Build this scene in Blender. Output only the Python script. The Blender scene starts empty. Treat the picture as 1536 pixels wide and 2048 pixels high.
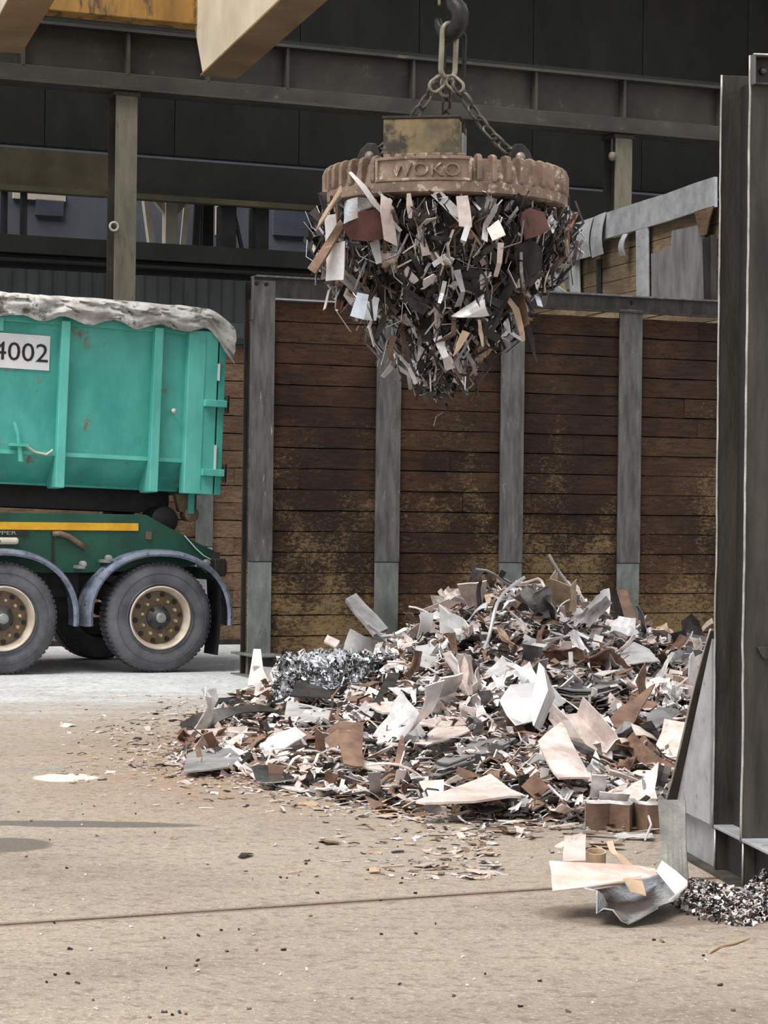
import bpy, bmesh, math, random
from mathutils import Vector, Matrix, Euler, noise
R = math.radians
random.seed(11)
sc = bpy.context.scene
col = sc.collection

# ------------------------------------------------------------------ camera, sky, exposure
FPX, CAM_H, ROLL, PITCH = 4600.0, 1.55, 0.012, 16 / 4600
cam_d = bpy.data.cameras.new('camera')
cam_d.sensor_fit = 'VERTICAL'; cam_d.sensor_height = 36.0; cam_d.lens = FPX / 2048 * 36.0
cam_d.clip_end = 300
cam = bpy.data.objects.new('camera', cam_d); col.objects.link(cam)
CM = Matrix.Rotation(math.pi / 2 + PITCH, 3, 'X') @ Matrix.Rotation(ROLL, 3, 'Z')
cam.matrix_world = Matrix.Translation((0, 0, CAM_H)) @ CM.to_4x4()
sc.camera = cam

world = bpy.data.worlds.new('world'); sc.world = world; world.use_nodes = True
bgn = world.node_tree.nodes['Background']
bgn.inputs[0].default_value = (0.95, 0.975, 1.0, 1); bgn.inputs[1].default_value = 0.72
sun_d = bpy.data.lights.new('sun', 'SUN'); sun_d.energy = 3.3; sun_d.angle = R(35); sun_d.color = (1, .97, .93)
sun = bpy.data.objects.new('sun', sun_d); col.objects.link(sun)
sun.rotation_euler = (R(20), R(-20), 0)
vs = sc.view_settings
vs.view_transform = 'Standard'; vs.look = 'None'; vs.gamma = 1.0; vs.use_curve_mapping = False
vs.exposure = 0.58

# ------------------------------------------------------------------ helpers
def ray(px, py): return CM @ Vector(((px - 768) / FPX, (1024 - py) / FPX, -1))
def at(px, py, Y):                       # the point of the photo seen at (px, py), at distance Y
    d = ray(px, py); return Vector((0, 0, CAM_H)) + d * (Y / d.y)
def gnd(px, py, z=0.0):                  # the point of the ground (or level z) seen at (px, py)
    d = ray(px, py); return Vector((0, 0, CAM_H)) + d * ((z - CAM_H) / d.z)
YA = math.atan(1 / 2.39)                 # the yard's own axes
U = Vector((math.cos(YA), math.sin(YA), 0)); V = Vector((-U.y, U.x, 0))

def tag(o, label=None, cat=None, group=None, kind=None):
    if label: o['label'] = label
    if cat: o['category'] = cat
    if group: o['group'] = group
    if kind: o['kind'] = kind
    return o
def thing(name, loc=(0, 0, 0), rz=0, **k):
    o = bpy.data.objects.new(name, None); col.objects.link(o)
    o.empty_display_size = .1; o.location = loc; o.rotation_euler = (0, 0, rz)
    return tag(o, **k)
def link(name, me, parent=None, loc=None, rot=None, scl=None, m=None):
    o = bpy.data.objects.new(name, me); col.objects.link(o)
    if parent: o.parent = parent
    if loc is not None: o.location = loc
    if rot is not None: o.rotation_euler = rot
    if scl is not None: o.scale = scl
    if m is not None:
        if not me.materials: me.materials.append(None)
        o.material_slots[0].link = 'OBJECT'; o.material_slots[0].material = m
    return o

class MB:
    def __init__(s): s.v = []; s.f = []; s.mi = []; s.cur = 0
    def add(s, vs_, fs):
        n = len(s.v); s.v += [tuple(p) for p in vs_]
        for f in fs: s.f.append([n + i for i in f]); s.mi.append(s.cur)
        return s
    def box(s, x0, x1, y0, y1, z0, z1):
        return s.add([(x, y, z) for x in (x0, x1) for y in (y0, y1) for z in (z0, z1)],
                     [(0, 1, 3, 2), (4, 6, 7, 5), (0, 4, 5, 1), (2, 3, 7, 6), (0, 2, 6, 4), (1, 5, 7, 3)])
    def beam(s, p, q, w, h, up=(0, 0, 1)):
        p = Vector(p); q = Vector(q); d = (q - p).normalized(); up = Vector(up)
        a = d.cross(up)
        if a.length < 1e-4: a = d.cross(Vector((1, 0, 0)))
        a.normalize(); b = a.cross(d)
        c = [p + a * (i * w / 2) + b * (j * h / 2) for i, j in ((-1, -1), (1, -1), (1, 1), (-1, 1))]
        c += [x + (q - p) for x in c]
        return s.add(c, [(3, 2, 1, 0), (4, 5, 6, 7), (0, 1, 5, 4), (1, 2, 6, 5), (2, 3, 7, 6), (3, 0, 4, 7)])
    def prism(s, poly, y0, y1, ax='y'):                   # outline in (x, z), pushed along y (or other axes)
        n = len(poly)
        f = {'y': lambda a, b, c: (a, c, b), 'x': lambda a, b, c: (c, a, b), 'z': lambda a, b, c: (a, b, c)}[ax]
        vv = [f(a, b, y0) for a, b in poly] + [f(a, b, y1) for a, b in poly]
        return s.add(vv, [tuple(range(n)), tuple(range(2 * n - 1, n - 1, -1))] +
                     [(i, i + n, (i + 1) % n + n, (i + 1) % n) for i in range(n)])
    def tube(s, pts, r, n=8, closed=False):
        pts = [Vector(p) for p in pts]; m = len(pts); rs = r if isinstance(r, (list, tuple)) else [r] * m
        prev = None; vv = []
        for i, p in enumerate(pts):
            a = pts[(i - 1) % m] if (closed or i) else p
            b = pts[(i + 1) % m] if (closed or i < m - 1) else p
            t = (b - a).normalized()
            if prev is None:
                prev = t.cross(Vector((0, 0, 1)))
                if prev.length < .05: prev = t.cross(Vector((1, 0, 0)))
            prev = (prev - t * prev.dot(t)).normalized(); w = t.cross(prev)
            vv += [p + (prev * math.cos(2 * math.pi * k / n) + w * math.sin(2 * math.pi * k / n)) * rs[i] for k in range(n)]
        fs = [(i * n + k, i * n + (k + 1) % n, ((i + 1) % m) * n + (k + 1) % n, ((i + 1) % m) * n + k)
              for i in range(m if closed else m - 1) for k in range(n)]
        if not closed: fs += [tuple(range(n))[::-1], tuple(range((m - 1) * n, m * n))]
        return s.add(vv, fs)
    def lathe(s, prof, n=32, c=(0, 0, 0), ax='y', closed=False):   # prof: (radius, height) pairs about an axis
        vv = []
        for r_, h in prof:
            for k in range(n):
                a = 2 * math.pi * k / n; x, y = r_ * math.cos(a), r_ * math.sin(a)
                q = (x, h, y) if ax == 'y' else (x, y, h)
                vv.append((c[0] + q[0], c[1] + q[1], c[2] + q[2]))
        m = len(prof)
        fs = [(i * n + k, i * n + (k + 1) % n, ((i + 1) % m) * n + (k + 1) % n, ((i + 1) % m) * n + k)
              for i in range(m if closed else m - 1) for k in range(n)]
        if not closed:
            fs += [tuple(range(n)), tuple(range((m - 1) * n, m * n))]
        return s.add(vv, fs)
    def sheet(s, P, t):                                  # P[i][j] points of a plate, thickness t
        ni, nj = len(P), len(P[0]); P = [[Vector(p) for p in r_] for r_ in P]; top = []; bot = []
        for i in range(ni):
            for j in range(nj):
                a = P[min(i + 1, ni - 1)][j] - P[max(i - 1, 0)][j]; b = P[i][min(j + 1, nj - 1)] - P[i][max(j - 1, 0)]
                n_ = a.cross(b); n_ = n_.normalized() if n_.length > 1e-9 else Vector((0, 0, 1))
                top.append(P[i][j] + n_ * t / 2); bot.append(P[i][j] - n_ * t / 2)
        N = ni * nj; q = lambda i, j: i * nj + j; fs = []
        for i in range(ni - 1):
            for j in range(nj - 1):
                f = (q(i, j), q(i + 1, j), q(i + 1, j + 1), q(i, j + 1)); fs += [f, tuple(N + k for k in f[::-1])]
        rim = [q(0, j) for j in range(nj)] + [q(i, nj - 1) for i in range(1, ni)] + \
              [q(ni - 1, j) for j in range(nj - 2, -1, -1)] + [q(i, 0) for i in range(ni - 2, 0, -1)]
        for a, b in zip(rim, rim[1:] + rim[:1]): fs.append((a, b, N + b, N + a))
        return s.add(top + bot, fs)
    def mesh(s, name, smooth=False):
        me = bpy.data.meshes.new(name); me.from_pydata(s.v, [], s.f); me.update()
        bm = bmesh.new(); bm.from_mesh(me); bmesh.ops.recalc_face_normals(bm, faces=bm.faces); bm.to_mesh(me); bm.free()
        if smooth is not False:
            me.shade_smooth()
            if smooth is not True:
                try: me.set_sharp_from_angle(angle=R(smooth))
                except Exception: pass
        return me
    def build(s, name, m, parent=None, smooth=False, bevel=0, **k):
        me = s.mesh(name, smooth)
        for x in (m if isinstance(m, (list, tuple)) else [m]): me.materials.append(x)
        if isinstance(m, (list, tuple)): me.polygons.foreach_set('material_index', s.mi)
        o = link(name, me, parent)
        if bevel:
            b = o.modifiers.new('bevel', 'BEVEL'); b.width = bevel; b.segments = 2; b.limit_method = 'ANGLE'
        return tag(o, **k)

def text_mesh(body, size, depth):
    cu = bpy.data.curves.new('lettering', 'FONT'); cu.body = body; cu.size = size; cu.extrude = depth; cu.resolution_u = 3
    o = bpy.data.objects.new('lettering', cu)
    me = bpy.data.meshes.new_from_object(o); bpy.data.objects.remove(o); return me

# ------------------------------------------------------------------ materials
def srgb(c): return tuple(((x / 255) / 12.92 if x / 255 <= .04045 else ((x / 255 + .055) / 1.055) ** 2.4) for x in c) + (1,)
def nmat(name):
    m = bpy.data.materials.new(name); m.use_nodes = True; nt = m.node_tree
    return m, nt, nt.nodes['Principled BSDF']
def nd(nt, typ, ins=None, **k):
    n = nt.nodes.new(typ)
    for a, b in k.items(): setattr(n, a, b)
    for a, b in (ins or {}).items():
        if hasattr(b, 'is_output') or isinstance(b, bpy.types.NodeSocket): nt.links.new(b, n.inputs[a])
        else: n.inputs[a].default_value = b
    return n
def ramp(nt, fac, stops):
    n = nt.nodes.new('ShaderNodeValToRGB'); nt.links.new(fac, n.inputs[0]); e = n.color_ramp.elements
    while len(e) < len(stops): e.new(.5)
    for x, (p, c) in zip(e, stops): x.position = p; x.color = c if len(c) == 4 else tuple(c) + (1,)
    return n.outputs[0]
def math_(nt, op, a, b=0.0, clamp=False):
    n = nd(nt, 'ShaderNodeMath', {0: a, 1: b}, operation=op); n.use_clamp = clamp; return n.outputs[0]
def mixc(nt, f, a, b, blend='MIX'):
    n = nd(nt, 'ShaderNodeMix', data_type='RGBA', blend_type=blend); n.clamp_factor = True
    for i, x in ((0, f), (6, a), (7, b)):
        if isinstance(x, bpy.types.NodeSocket): nt.links.new(x, n.inputs[i])
        else: n.inputs[i].default_value = x
    return n.outputs[2]
def nz(nt, vec, scale, detail=4, rough=.6): return nd(nt, 'ShaderNodeTexNoise', {'Vector': vec, 'Scale': scale, 'Detail': detail, 'Roughness': rough}).outputs[0]
def coords(nt, kind='Object', scale=(1, 1, 1), rnd=False):
    if kind == 'World': v = nd(nt, 'ShaderNodeNewGeometry').outputs['Position']
    else: v = nd(nt, 'ShaderNodeTexCoord').outputs[kind]
    mp = nd(nt, 'ShaderNodeMapping', {'Vector': v, 'Scale': scale})
    if rnd:
        oi = nd(nt, 'ShaderNodeObjectInfo').outputs['Random']
        cv = nd(nt, 'ShaderNodeCombineXYZ', {0: math_(nt, 'MULTIPLY', oi, 37.0), 1: math_(nt, 'MULTIPLY', oi, 91.0), 2: math_(nt, 'MULTIPLY', oi, 53.0)})
        return nd(nt, 'ShaderNodeVectorMath', {0: mp.outputs[0], 1: cv.outputs[0]}, operation='ADD').outputs[0]
    return mp.outputs[0]
def bump(nt, b, h, strength, dist=.02):
    n = nd(nt, 'ShaderNodeBump', {'Height': h, 'Strength': strength, 'Distance': dist}); nt.links.new(n.outputs[0], b.inputs['Normal'])

def surf(name, c1, c2, scale=6, stretch=(1, 1, 1), metal=0.0, rough=.6, rvar=.15, bmp=.15, c3=None, p3=.68, sc3=9, vary=.15, kind='Object', soft=(.35, .65)):
    """two-tone mottled surface, with optional patches of a third colour"""
    m, nt, b = nmat(name)
    vec = coords(nt, kind, stretch, rnd=(kind == 'Object'))
    n1 = nz(nt, vec, scale)
    c = ramp(nt, n1, [(soft[0], srgb(c1)), (soft[1], srgb(c2))])
    if c3:
        n2 = nz(nt, vec, sc3, 6, .7)
        f = ramp(nt, n2, [(p3 - .04, (0, 0, 0)), (p3 + .05, (1, 1, 1))])
        c = mixc(nt, f, c, srgb(c3))
        if metal: nt.links.new(math_(nt, 'MULTIPLY', math_(nt, 'SUBTRACT', 1.0, f), metal), b.inputs['Metallic'])
    elif metal: b.inputs['Metallic'].default_value = metal
    if vary:
        oi = nd(nt, 'ShaderNodeObjectInfo').outputs['Random']
        val = math_(nt, 'ADD', math_(nt, 'MULTIPLY', oi, 2 * vary), 1 - vary)
        c = nd(nt, 'ShaderNodeHueSaturation', {'Value': val, 'Color': c}).outputs[0]
    nt.links.new(c, b.inputs['Base Color'])
    n3 = nz(nt, vec, scale * 3, 5, .7)
    nt.links.new(math_(nt, 'ADD', math_(nt, 'MULTIPLY', n3, 2 * rvar), rough - rvar), b.inputs['Roughness'])
    if bmp: bump(nt, b, n3, bmp)
    return m

def wood(name, base, dark, worn, wear=.5, zdir=True):
    m, nt, b = nmat(name)
    vec = coords(nt, 'Object', (1, 1, 1), rnd=True)
    g = nd(nt, 'ShaderNodeMapping', {'Vector': vec, 'Scale': (1.2, 9, 9)}).outputs[0]
    grain = nz(nt, g, 4, 6, .65)
    c = ramp(nt, grain, [(.3, srgb(dark)), (.62, srgb(base))])
    oi = nd(nt, 'ShaderNodeObjectInfo').outputs['Random']
    c = nd(nt, 'ShaderNodeHueSaturation', {'Hue': math_(nt, 'ADD', math_(nt, 'MULTIPLY', oi, .012), .494), 'Value': math_(nt, 'ADD', math_(nt, 'MULTIPLY', oi, .42), .72), 'Color': c}).outputs[0]
    wpos = nd(nt, 'ShaderNodeNewGeometry').outputs['Position']
    wp = nd(nt, 'ShaderNodeMapping', {'Vector': wpos, 'Rotation': (0, 0, -YA), 'Location': (0, 0, 0)}).outputs[0]
    big = nz(nt, wp, .9, 3, .5)
    soot = ramp(nt, big, [(.40, (0, 0, 0)), (.62, (1, 1, 1))])
    c = mixc(nt, math_(nt, 'MULTIPLY', soot, .72), c, srgb(tuple(x * .62 for x in dark)))
    # torn, splintered fibre where loads have scraped the boards
    w1 = nz(nt, nd(nt, 'ShaderNodeMapping', {'Vector': wp, 'Scale': (1.0, 1.0, 1.9)}).outputs[0], 21, 10, .88)
    big2 = nz(nt, wp, 1.35, 3, .55)
    sx = nd(nt, 'ShaderNodeSeparateXYZ', {0: wp})
    low = math_(nt, 'MULTIPLY_ADD', sx.outputs[2], -.065)
    low.node.inputs[2].default_value = .125
    thr = math_(nt, 'ADD', math_(nt, 'ADD', w1, math_(nt, 'MULTIPLY', math_(nt, 'SUBTRACT', big2, .5), .5)), math_(nt, 'ADD', low, (wear - .5) * .3))
    f = ramp(nt, thr, [(.565, (0, 0, 0)), (.68, (1, 1, 1))])
    c = mixc(nt, math_(nt, 'MULTIPLY', f, .8), c, srgb(worn))
    cr = ramp(nt, nz(nt, nd(nt, 'ShaderNodeMapping', {'Vector': wp, 'Scale': (1.0, 1.0, 1.6)}).outputs[0], 23, 6, .75), [(.34, (1, 1, 1)), (.44, (0, 0, 0))])
    c = mixc(nt, math_(nt, 'MULTIPLY', cr, .75), c, srgb(tuple(x * .45 for x in dark)))
    nt.links.new(c, b.inputs['Base Color']); b.inputs['Roughness'].default_value = .85
    b.inputs['Specular IOR Level'].default_value = .25
    hh = math_(nt, 'ADD', math_(nt, 'MULTIPLY', grain, .5), math_(nt, 'MULTIPLY', w1, 1.0))
    bump(nt, b, hh, 1.0, .04)
    return m

def floor_mat():
    m, nt, b = nmat('dusty_concrete')
    p = nd(nt, 'ShaderNodeNewGeometry').outputs['Position']
    rot = nd(nt, 'ShaderNodeMapping', {'Vector': p, 'Rotation': (0, 0, -YA * .5)}).outputs[0]
    st = nd(nt, 'ShaderNodeMapping', {'Vector': rot, 'Scale': (.6, 1.0, 1)}).outputs[0]
    n1 = nz(nt, st, .55, 6, .62); n2 = nz(nt, st, 5, 8, .7); n3 = nz(nt, p, 42, 4, .7); n4 = nz(nt, p, 14, 6, .75)
    sx = nd(nt, 'ShaderNodeSeparateXYZ', {0: p}); x, y = sx.outputs[0], sx.outputs[1]
    dust = ramp(nt, n1, [(.28, srgb((118, 105, 92))), (.45, srgb((150, 137, 123))), (.58, srgb((160, 147, 132))), (.72, srgb((146, 139, 130)))])
    grey = ramp(nt, n2, [(.3, srgb((172, 174, 176))), (.7, srgb((214, 215, 217)))])
    fy = math_(nt, 'ADD', math_(nt, 'MULTIPLY', math_(nt, 'SUBTRACT', y, 17.6), .26), math_(nt, 'MULTIPLY', math_(nt, 'SUBTRACT', n1, .5), 2.2))
    c = mixc(nt, ramp(nt, fy, [(.0, (0, 0, 0)), (.75, (1, 1, 1))]), dust, grey)  # cleaner grey far off, with the floor's sky glare put into its white
    # rust dust washed out of the heap
    dx = math_(nt, 'ADD', x, .9); dy = math_(nt, 'SUBTRACT', y, 14.6)
    d = math_(nt, 'SQRT', math_(nt, 'ADD', math_(nt, 'MULTIPLY', math_(nt, 'MULTIPLY', dx, dx), .42), math_(nt, 'MULTIPLY', math_(nt, 'MULTIPLY', dy, dy), .10)))
    d = math_(nt, 'ADD', d, math_(nt, 'MULTIPLY', math_(nt, 'SUBTRACT', n2, .5), 1.3))
    c = mixc(nt, math_(nt, 'MULTIPLY', ramp(nt, d, [(.3, (1, 1, 1)), (.95, (0, 0, 0))]), .6), c, srgb((146, 116, 90)))
    c = mixc(nt, math_(nt, 'MULTIPLY', ramp(nt, n4, [(.50, (0, 0, 0)), (.62, (1, 1, 1))]), .55), c, srgb((96, 79, 64)))
    c = mixc(nt, math_(nt, 'MULTIPLY', ramp(nt, n3, [(.56, (0, 0, 0)), (.68, (1, 1, 1))]), .45), c, srgb((222, 210, 196)))
    c = mixc(nt, math_(nt, 'MULTIPLY', ramp(nt, n3, [(.30, (1, 1, 1)), (.42, (0, 0, 0))]), .40), c, srgb((80, 66, 54)))
    n5 = nz(nt, p, 95, 3, .6)
    c = mixc(nt, math_(nt, 'MULTIPLY', ramp(nt, n5, [(.56, (0, 0, 0)), (.66, (1, 1, 1))]), .5), c, srgb((92, 78, 64)))
    j0_, j1_ = gnd(0, 1850), gnd(1100, 1778); jv = (j1_ - j0_).normalized()
    dj = math_(nt, 'ABSOLUTE', math_(nt, 'ADD', math_(nt, 'MULTIPLY', math_(nt, 'SUBTRACT', x, j0_.x), -jv.y), math_(nt, 'MULTIPLY', math_(nt, 'SUBTRACT', y, j0_.y), jv.x)))
    dj = math_(nt, 'ADD', dj, math_(nt, 'MULTIPLY', math_(nt, 'SUBTRACT', n4, .5), .10))
    c = mixc(nt, math_(nt, 'MULTIPLY', ramp(nt, dj, [(.015, (1, 1, 1)), (.06, (0, 0, 0))]), .8), c, srgb((98, 74, 58)))
    # wet oil stain, pale splash
    def spot(px, py, rx, ry, amt):
        q = gnd(px, py)
        a = math_(nt, 'MULTIPLY', math_(nt, 'SUBTRACT', x, q.x), 1 / rx); e = math_(nt, 'MULTIPLY', math_(nt, 'SUBTRACT', y, q.y), 1 / ry)
        dd = math_(nt, 'ADD', math_(nt, 'MULTIPLY', a, a), math_(nt, 'MULTIPLY', e, e))
        dd = math_(nt, 'ADD', dd, math_(nt, 'MULTIPLY', math_(nt, 'SUBTRACT', n2, .5), amt))
        return ramp(nt, dd, [(.75, (1, 1, 1)), (1.0, (0, 0, 0))])
    wet = math_(nt, 'MAXIMUM', spot(10, 1690, .24, .26, 1.0), spot(150, 1648, .66, .13, 1.2))
    c = mixc(nt, math_(nt, 'MULTIPLY', wet, .9), c, srgb((96, 91, 83)))
    c = mixc(nt, math_(nt, 'MULTIPLY', spot(1270, 1830, .42, .30, 1.0), .6), c, srgb((92, 80, 68)))
    c = mixc(nt, math_(nt, 'MULTIPLY', spot(130, 1555, .20, .22, 1.3), .8), c, srgb((222, 216, 206)))
    nt.links.new(c, b.inputs['Base Color'])
    rgh = math_(nt, 'SUBTRACT', .78, math_(nt, 'MULTIPLY', wet, .2))
    nt.links.new(rgh, b.inputs['Roughness'])
    hh = math_(nt, 'ADD', math_(nt, 'MULTIPLY', n4, .8), math_(nt, 'MULTIPLY', n3, .35))
    bump(nt, b, hh, .9, .03)
    return m

M = {}
M['floor'] = floor_mat()
M['joint'] = surf('joint_dirt', (62, 46, 36), (92, 70, 55), 8, rough=.95, vary=0, kind='World')
M['wood'] = wood('bin_boards', (112, 80, 60), (64, 50, 41), (186, 156, 110), .58)
M['pale_wood'] = wood('pale_boards', (178, 156, 124), (134, 114, 90), (206, 186, 150), .5)
M['lit_wood'] = wood('lit_boards', (176, 140, 112), (120, 94, 76), (205, 172, 132), .5)  # lighter copy of the boards: stronger light put into the colour
M['post'] = surf('scuffed_steel', (74, 74, 72), (108, 107, 104), 5, (3, 3, .5), metal=.5, rough=.48, c3=(150, 150, 148), p3=.66, sc3=7, vary=.06, bmp=.12)
M['post_low'] = surf('plate_grey_green', (98, 102, 98), (130, 133, 127), 5, (2, 2, .7), metal=.35, rough=.5, c3=(84, 82, 76), p3=.64, vary=.05, bmp=.1)
M['dark_steel'] = surf('dark_steel', (42, 40, 38), (66, 62, 58), 5, (2, 2, .6), metal=.5, rough=.5, c3=(96, 66, 46), p3=.7, vary=.06)
M['edge'] = surf('highlight_edge', (150, 148, 144), (196, 192, 188), 9, metal=.5, rough=.4, vary=0)  # pale steel that paints the lit highlights on scraped edges
M['patch'] = surf('patch_steel', (104, 104, 104), (136, 136, 136), 3, (2, 2, .6), metal=.3, rough=.5, vary=.08)
M['near_steel'] = surf('sooty_steel', (42, 39, 35), (74, 69, 62), 3, (3, 3, .5), metal=.3, rough=.55, c3=(104, 66, 52), p3=.70, sc3=4, vary=.04, bmp=.2)
M['web_grey'] = surf('bare_plate', (146, 148, 150), (176, 178, 180), 5, metal=.3, rough=.5, c3=(110, 108, 104), p3=.66, vary=.03)
M['hall'] = surf('hall_steel', (50, 48, 42), (70, 67, 58), 1.5, rough=.7, c3=(104, 98, 80), p3=.66, sc3=3, vary=.06)
M['hall_col'] = surf('hall_column', (104, 98, 84), (124, 118, 102), 4, (3, 3, .6), rough=.7, c3=(84, 76, 62), p3=.64, vary=.05)
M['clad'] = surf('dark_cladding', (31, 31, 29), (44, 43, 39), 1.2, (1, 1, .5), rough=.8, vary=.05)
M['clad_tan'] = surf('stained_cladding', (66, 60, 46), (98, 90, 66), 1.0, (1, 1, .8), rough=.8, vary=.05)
M['black'] = surf('plain_black', (20, 20, 20), (32, 31, 30), 4, rough=.7, vary=.05)  # near-black for dark parts, and for shade painted in recesses
M['corr'] = surf('corrugated_grey', (54, 57, 57), (70, 74, 73), 2, (1, 1, .4), metal=.2, rough=.6, vary=.04)
M['far'] = surf('far_render', (84, 88, 100), (100, 104, 114), .8, rough=.9, vary=.0)
M['far_lit'] = surf('far_cream', (196, 186, 170), (214, 206, 190), 3, rough=.8, vary=.05)
M['far_glass'] = surf('far_window', (66, 72, 84), (88, 94, 106), 1, rough=.3, vary=.05)
M['roof'] = surf('roof_sheet', (60, 60, 58), (74, 74, 70), .6, rough=.9, vary=0)
M['flange_tan'] = surf('shaded_flange', (112, 88, 60), (136, 110, 78), 1.2, rough=.6, vary=0, bmp=.03)  # darker than the girder: underside shade put into the colour
M['beige'] = surf('crane_beige', (196, 184, 162), (214, 204, 184), 1.2, rough=.5, c3=(140, 118, 86), p3=.68, sc3=2, vary=.0, bmp=.03)
M['crane_yel'] = surf('crane_yellow', (128, 94, 40), (172, 128, 60), 2, (1.5, 1, .3), rough=.6, c3=(84, 64, 40), p3=.56, sc3=4, vary=.0)
M['teal'] = surf('teal_paint', (52, 146, 134), (84, 176, 164), 1.6, (1, 1, .6), rough=.5, c3=(118, 92, 70), p3=.63, sc3=5, vary=.0, bmp=.05)
M['teal_rib'] = surf('teal_rib_paint', (74, 166, 152), (98, 190, 176), 2.5, (1, 1, .5), rough=.45, c3=(138, 140, 126), p3=.66, sc3=7, vary=.03, bmp=.05)
M['green'] = surf('dark_green_paint', (10, 60, 46), (22, 80, 62), 2, rough=.5, c3=(34, 44, 36), p3=.64, vary=.0, bmp=.04)
M['stripe'] = surf('reflective_yellow', (204, 150, 22), (222, 170, 40), 9, rough=.4, vary=0, bmp=0)
M['tyre'] = surf('dusty_rubber', (70, 70, 74), (98, 98, 102), 5, rough=.75, c3=(98, 97, 100), p3=.66, vary=.03, bmp=.1)
M['rim'] = surf('rim_rust', (96, 80, 64), (120, 100, 80), 9, metal=.2, rough=.6, c3=(80, 60, 44), p3=.62, vary=.0)
M['rim_lip'] = surf('rim_lip', (196, 180, 160), (222, 210, 194), 6, metal=.3, rough=.45, vary=.0)
M['nut'] = surf('brass_nut', (150, 140, 100), (196, 186, 146), 20, metal=.5, rough=.45, vary=.12)
M['hub'] = surf('hub_cap', (44, 43, 42), (62, 60, 58), 12, rough=.6, vary=0)
M['emblem'] = surf('emblem_grey', (130, 134, 132), (158, 160, 158), 12, metal=.4, rough=.5, vary=0)
M['guard'] = surf('mudguard_plastic', (92, 99, 114), (126, 134, 150), 6, rough=.28, c3=(58, 62, 70), p3=.60, vary=.03)
M['rubber'] = surf('black_rubber', (14, 14, 15), (26, 26, 27), 6, rough=.6, vary=0)
M['tarp'] = surf('tarp_sheet', (150, 146, 140), (206, 205, 202), 3, rough=.55, c3=(92, 88, 78), p3=.56, sc3=3, vary=0, bmp=.35)
M['white'] = surf('white_plate', (214, 214, 218), (226, 226, 228), 4, rough=.5, vary=0, bmp=0)
M['ink'] = surf('ink', (22, 22, 24), (30, 30, 32), 4, rough=.6, vary=0, bmp=0)
M['magnet'] = surf('magnet_cast', (112, 92, 80), (150, 128, 112), 5, rough=.7, metal=.15, c3=(196, 180, 162), p3=.60, sc3=11, vary=.10, bmp=.3)
M['box_yel'] = surf('worn_yellow_box', (84, 76, 60), (160, 140, 100), 2.6, rough=.6, c3=(58, 52, 42), p3=.58, sc3=3.2, vary=0, bmp=.1)
M['chain'] = surf('chain_steel', (74, 70, 64), (112, 106, 94), 12, metal=.6, rough=.45, vary=.15)
M['ring'] = surf('ring_steel', (128, 122, 106), (160, 152, 134), 6, metal=.4, rough=.45, vary=.05)
M['hook'] = surf('hook_black', (34, 34, 34), (56, 55, 52), 6, metal=.4, rough=.45, vary=0)
# scrap
S = {}
S['light'] = surf('scrap_bright', (200, 195, 193), (232, 229, 228), 5, metal=.45, rough=.4, c3=(140, 112, 98), p3=.68, vary=.12, bmp=.2)
S['pink'] = surf('scrap_pinkish', (182, 164, 156), (222, 209, 202), 5, metal=.2, rough=.45, c3=(118, 84, 66), p3=.66, vary=.16, bmp=.2)
S['grey'] = surf('scrap_grey', (124, 121, 120), (162, 159, 158), 5, metal=.4, rough=.42, c3=(104, 82, 68), p3=.68, vary=.2, bmp=.2)
S['rust'] = surf('scrap_rust', (88, 66, 54), (126, 98, 78), 6, rough=.75, c3=(160, 134, 112), p3=.66, vary=.2, bmp=.25)
S['tan'] = surf('scrap_tan', (164, 138, 112), (196, 172, 146), 6, metal=.15, rough=.55, c3=(120, 84, 58), p3=.66, vary=.15, bmp=.2)
S['dark'] = surf('scrap_dark', (34, 31, 30), (62, 56, 52), 6, metal=.3, rough=.5, c3=(92, 70, 56), p3=.68, vary=.2, bmp=.2)
S['white'] = surf('scrap_white', (216, 212, 210), (238, 236, 236), 4, metal=.3, rough=.35, c3=(180, 168, 160), p3=.7, vary=.06, bmp=.15)
S['maroon'] = surf('scrap_maroon', (74, 42, 38), (98, 60, 54), 6, rough=.6, vary=.1)
S['copper'] = surf('scrap_copper', (200, 168, 154), (228, 210, 202), 7, metal=.2, rough=.45, c3=(232, 222, 214), p3=.6, vary=.03, bmp=.2)
S['spotted'] = surf('scrap_spotted', (112, 110, 106), (138, 136, 130), 9, metal=.5, rough=.45, c3=(190, 128, 48), p3=.68, sc3=7, vary=.02, bmp=.15)
S['shiny'] = surf('scrap_shiny', (190, 194, 200), (220, 224, 228), 5, metal=1.0, rough=.22, vary=.1, bmp=.25)

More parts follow.
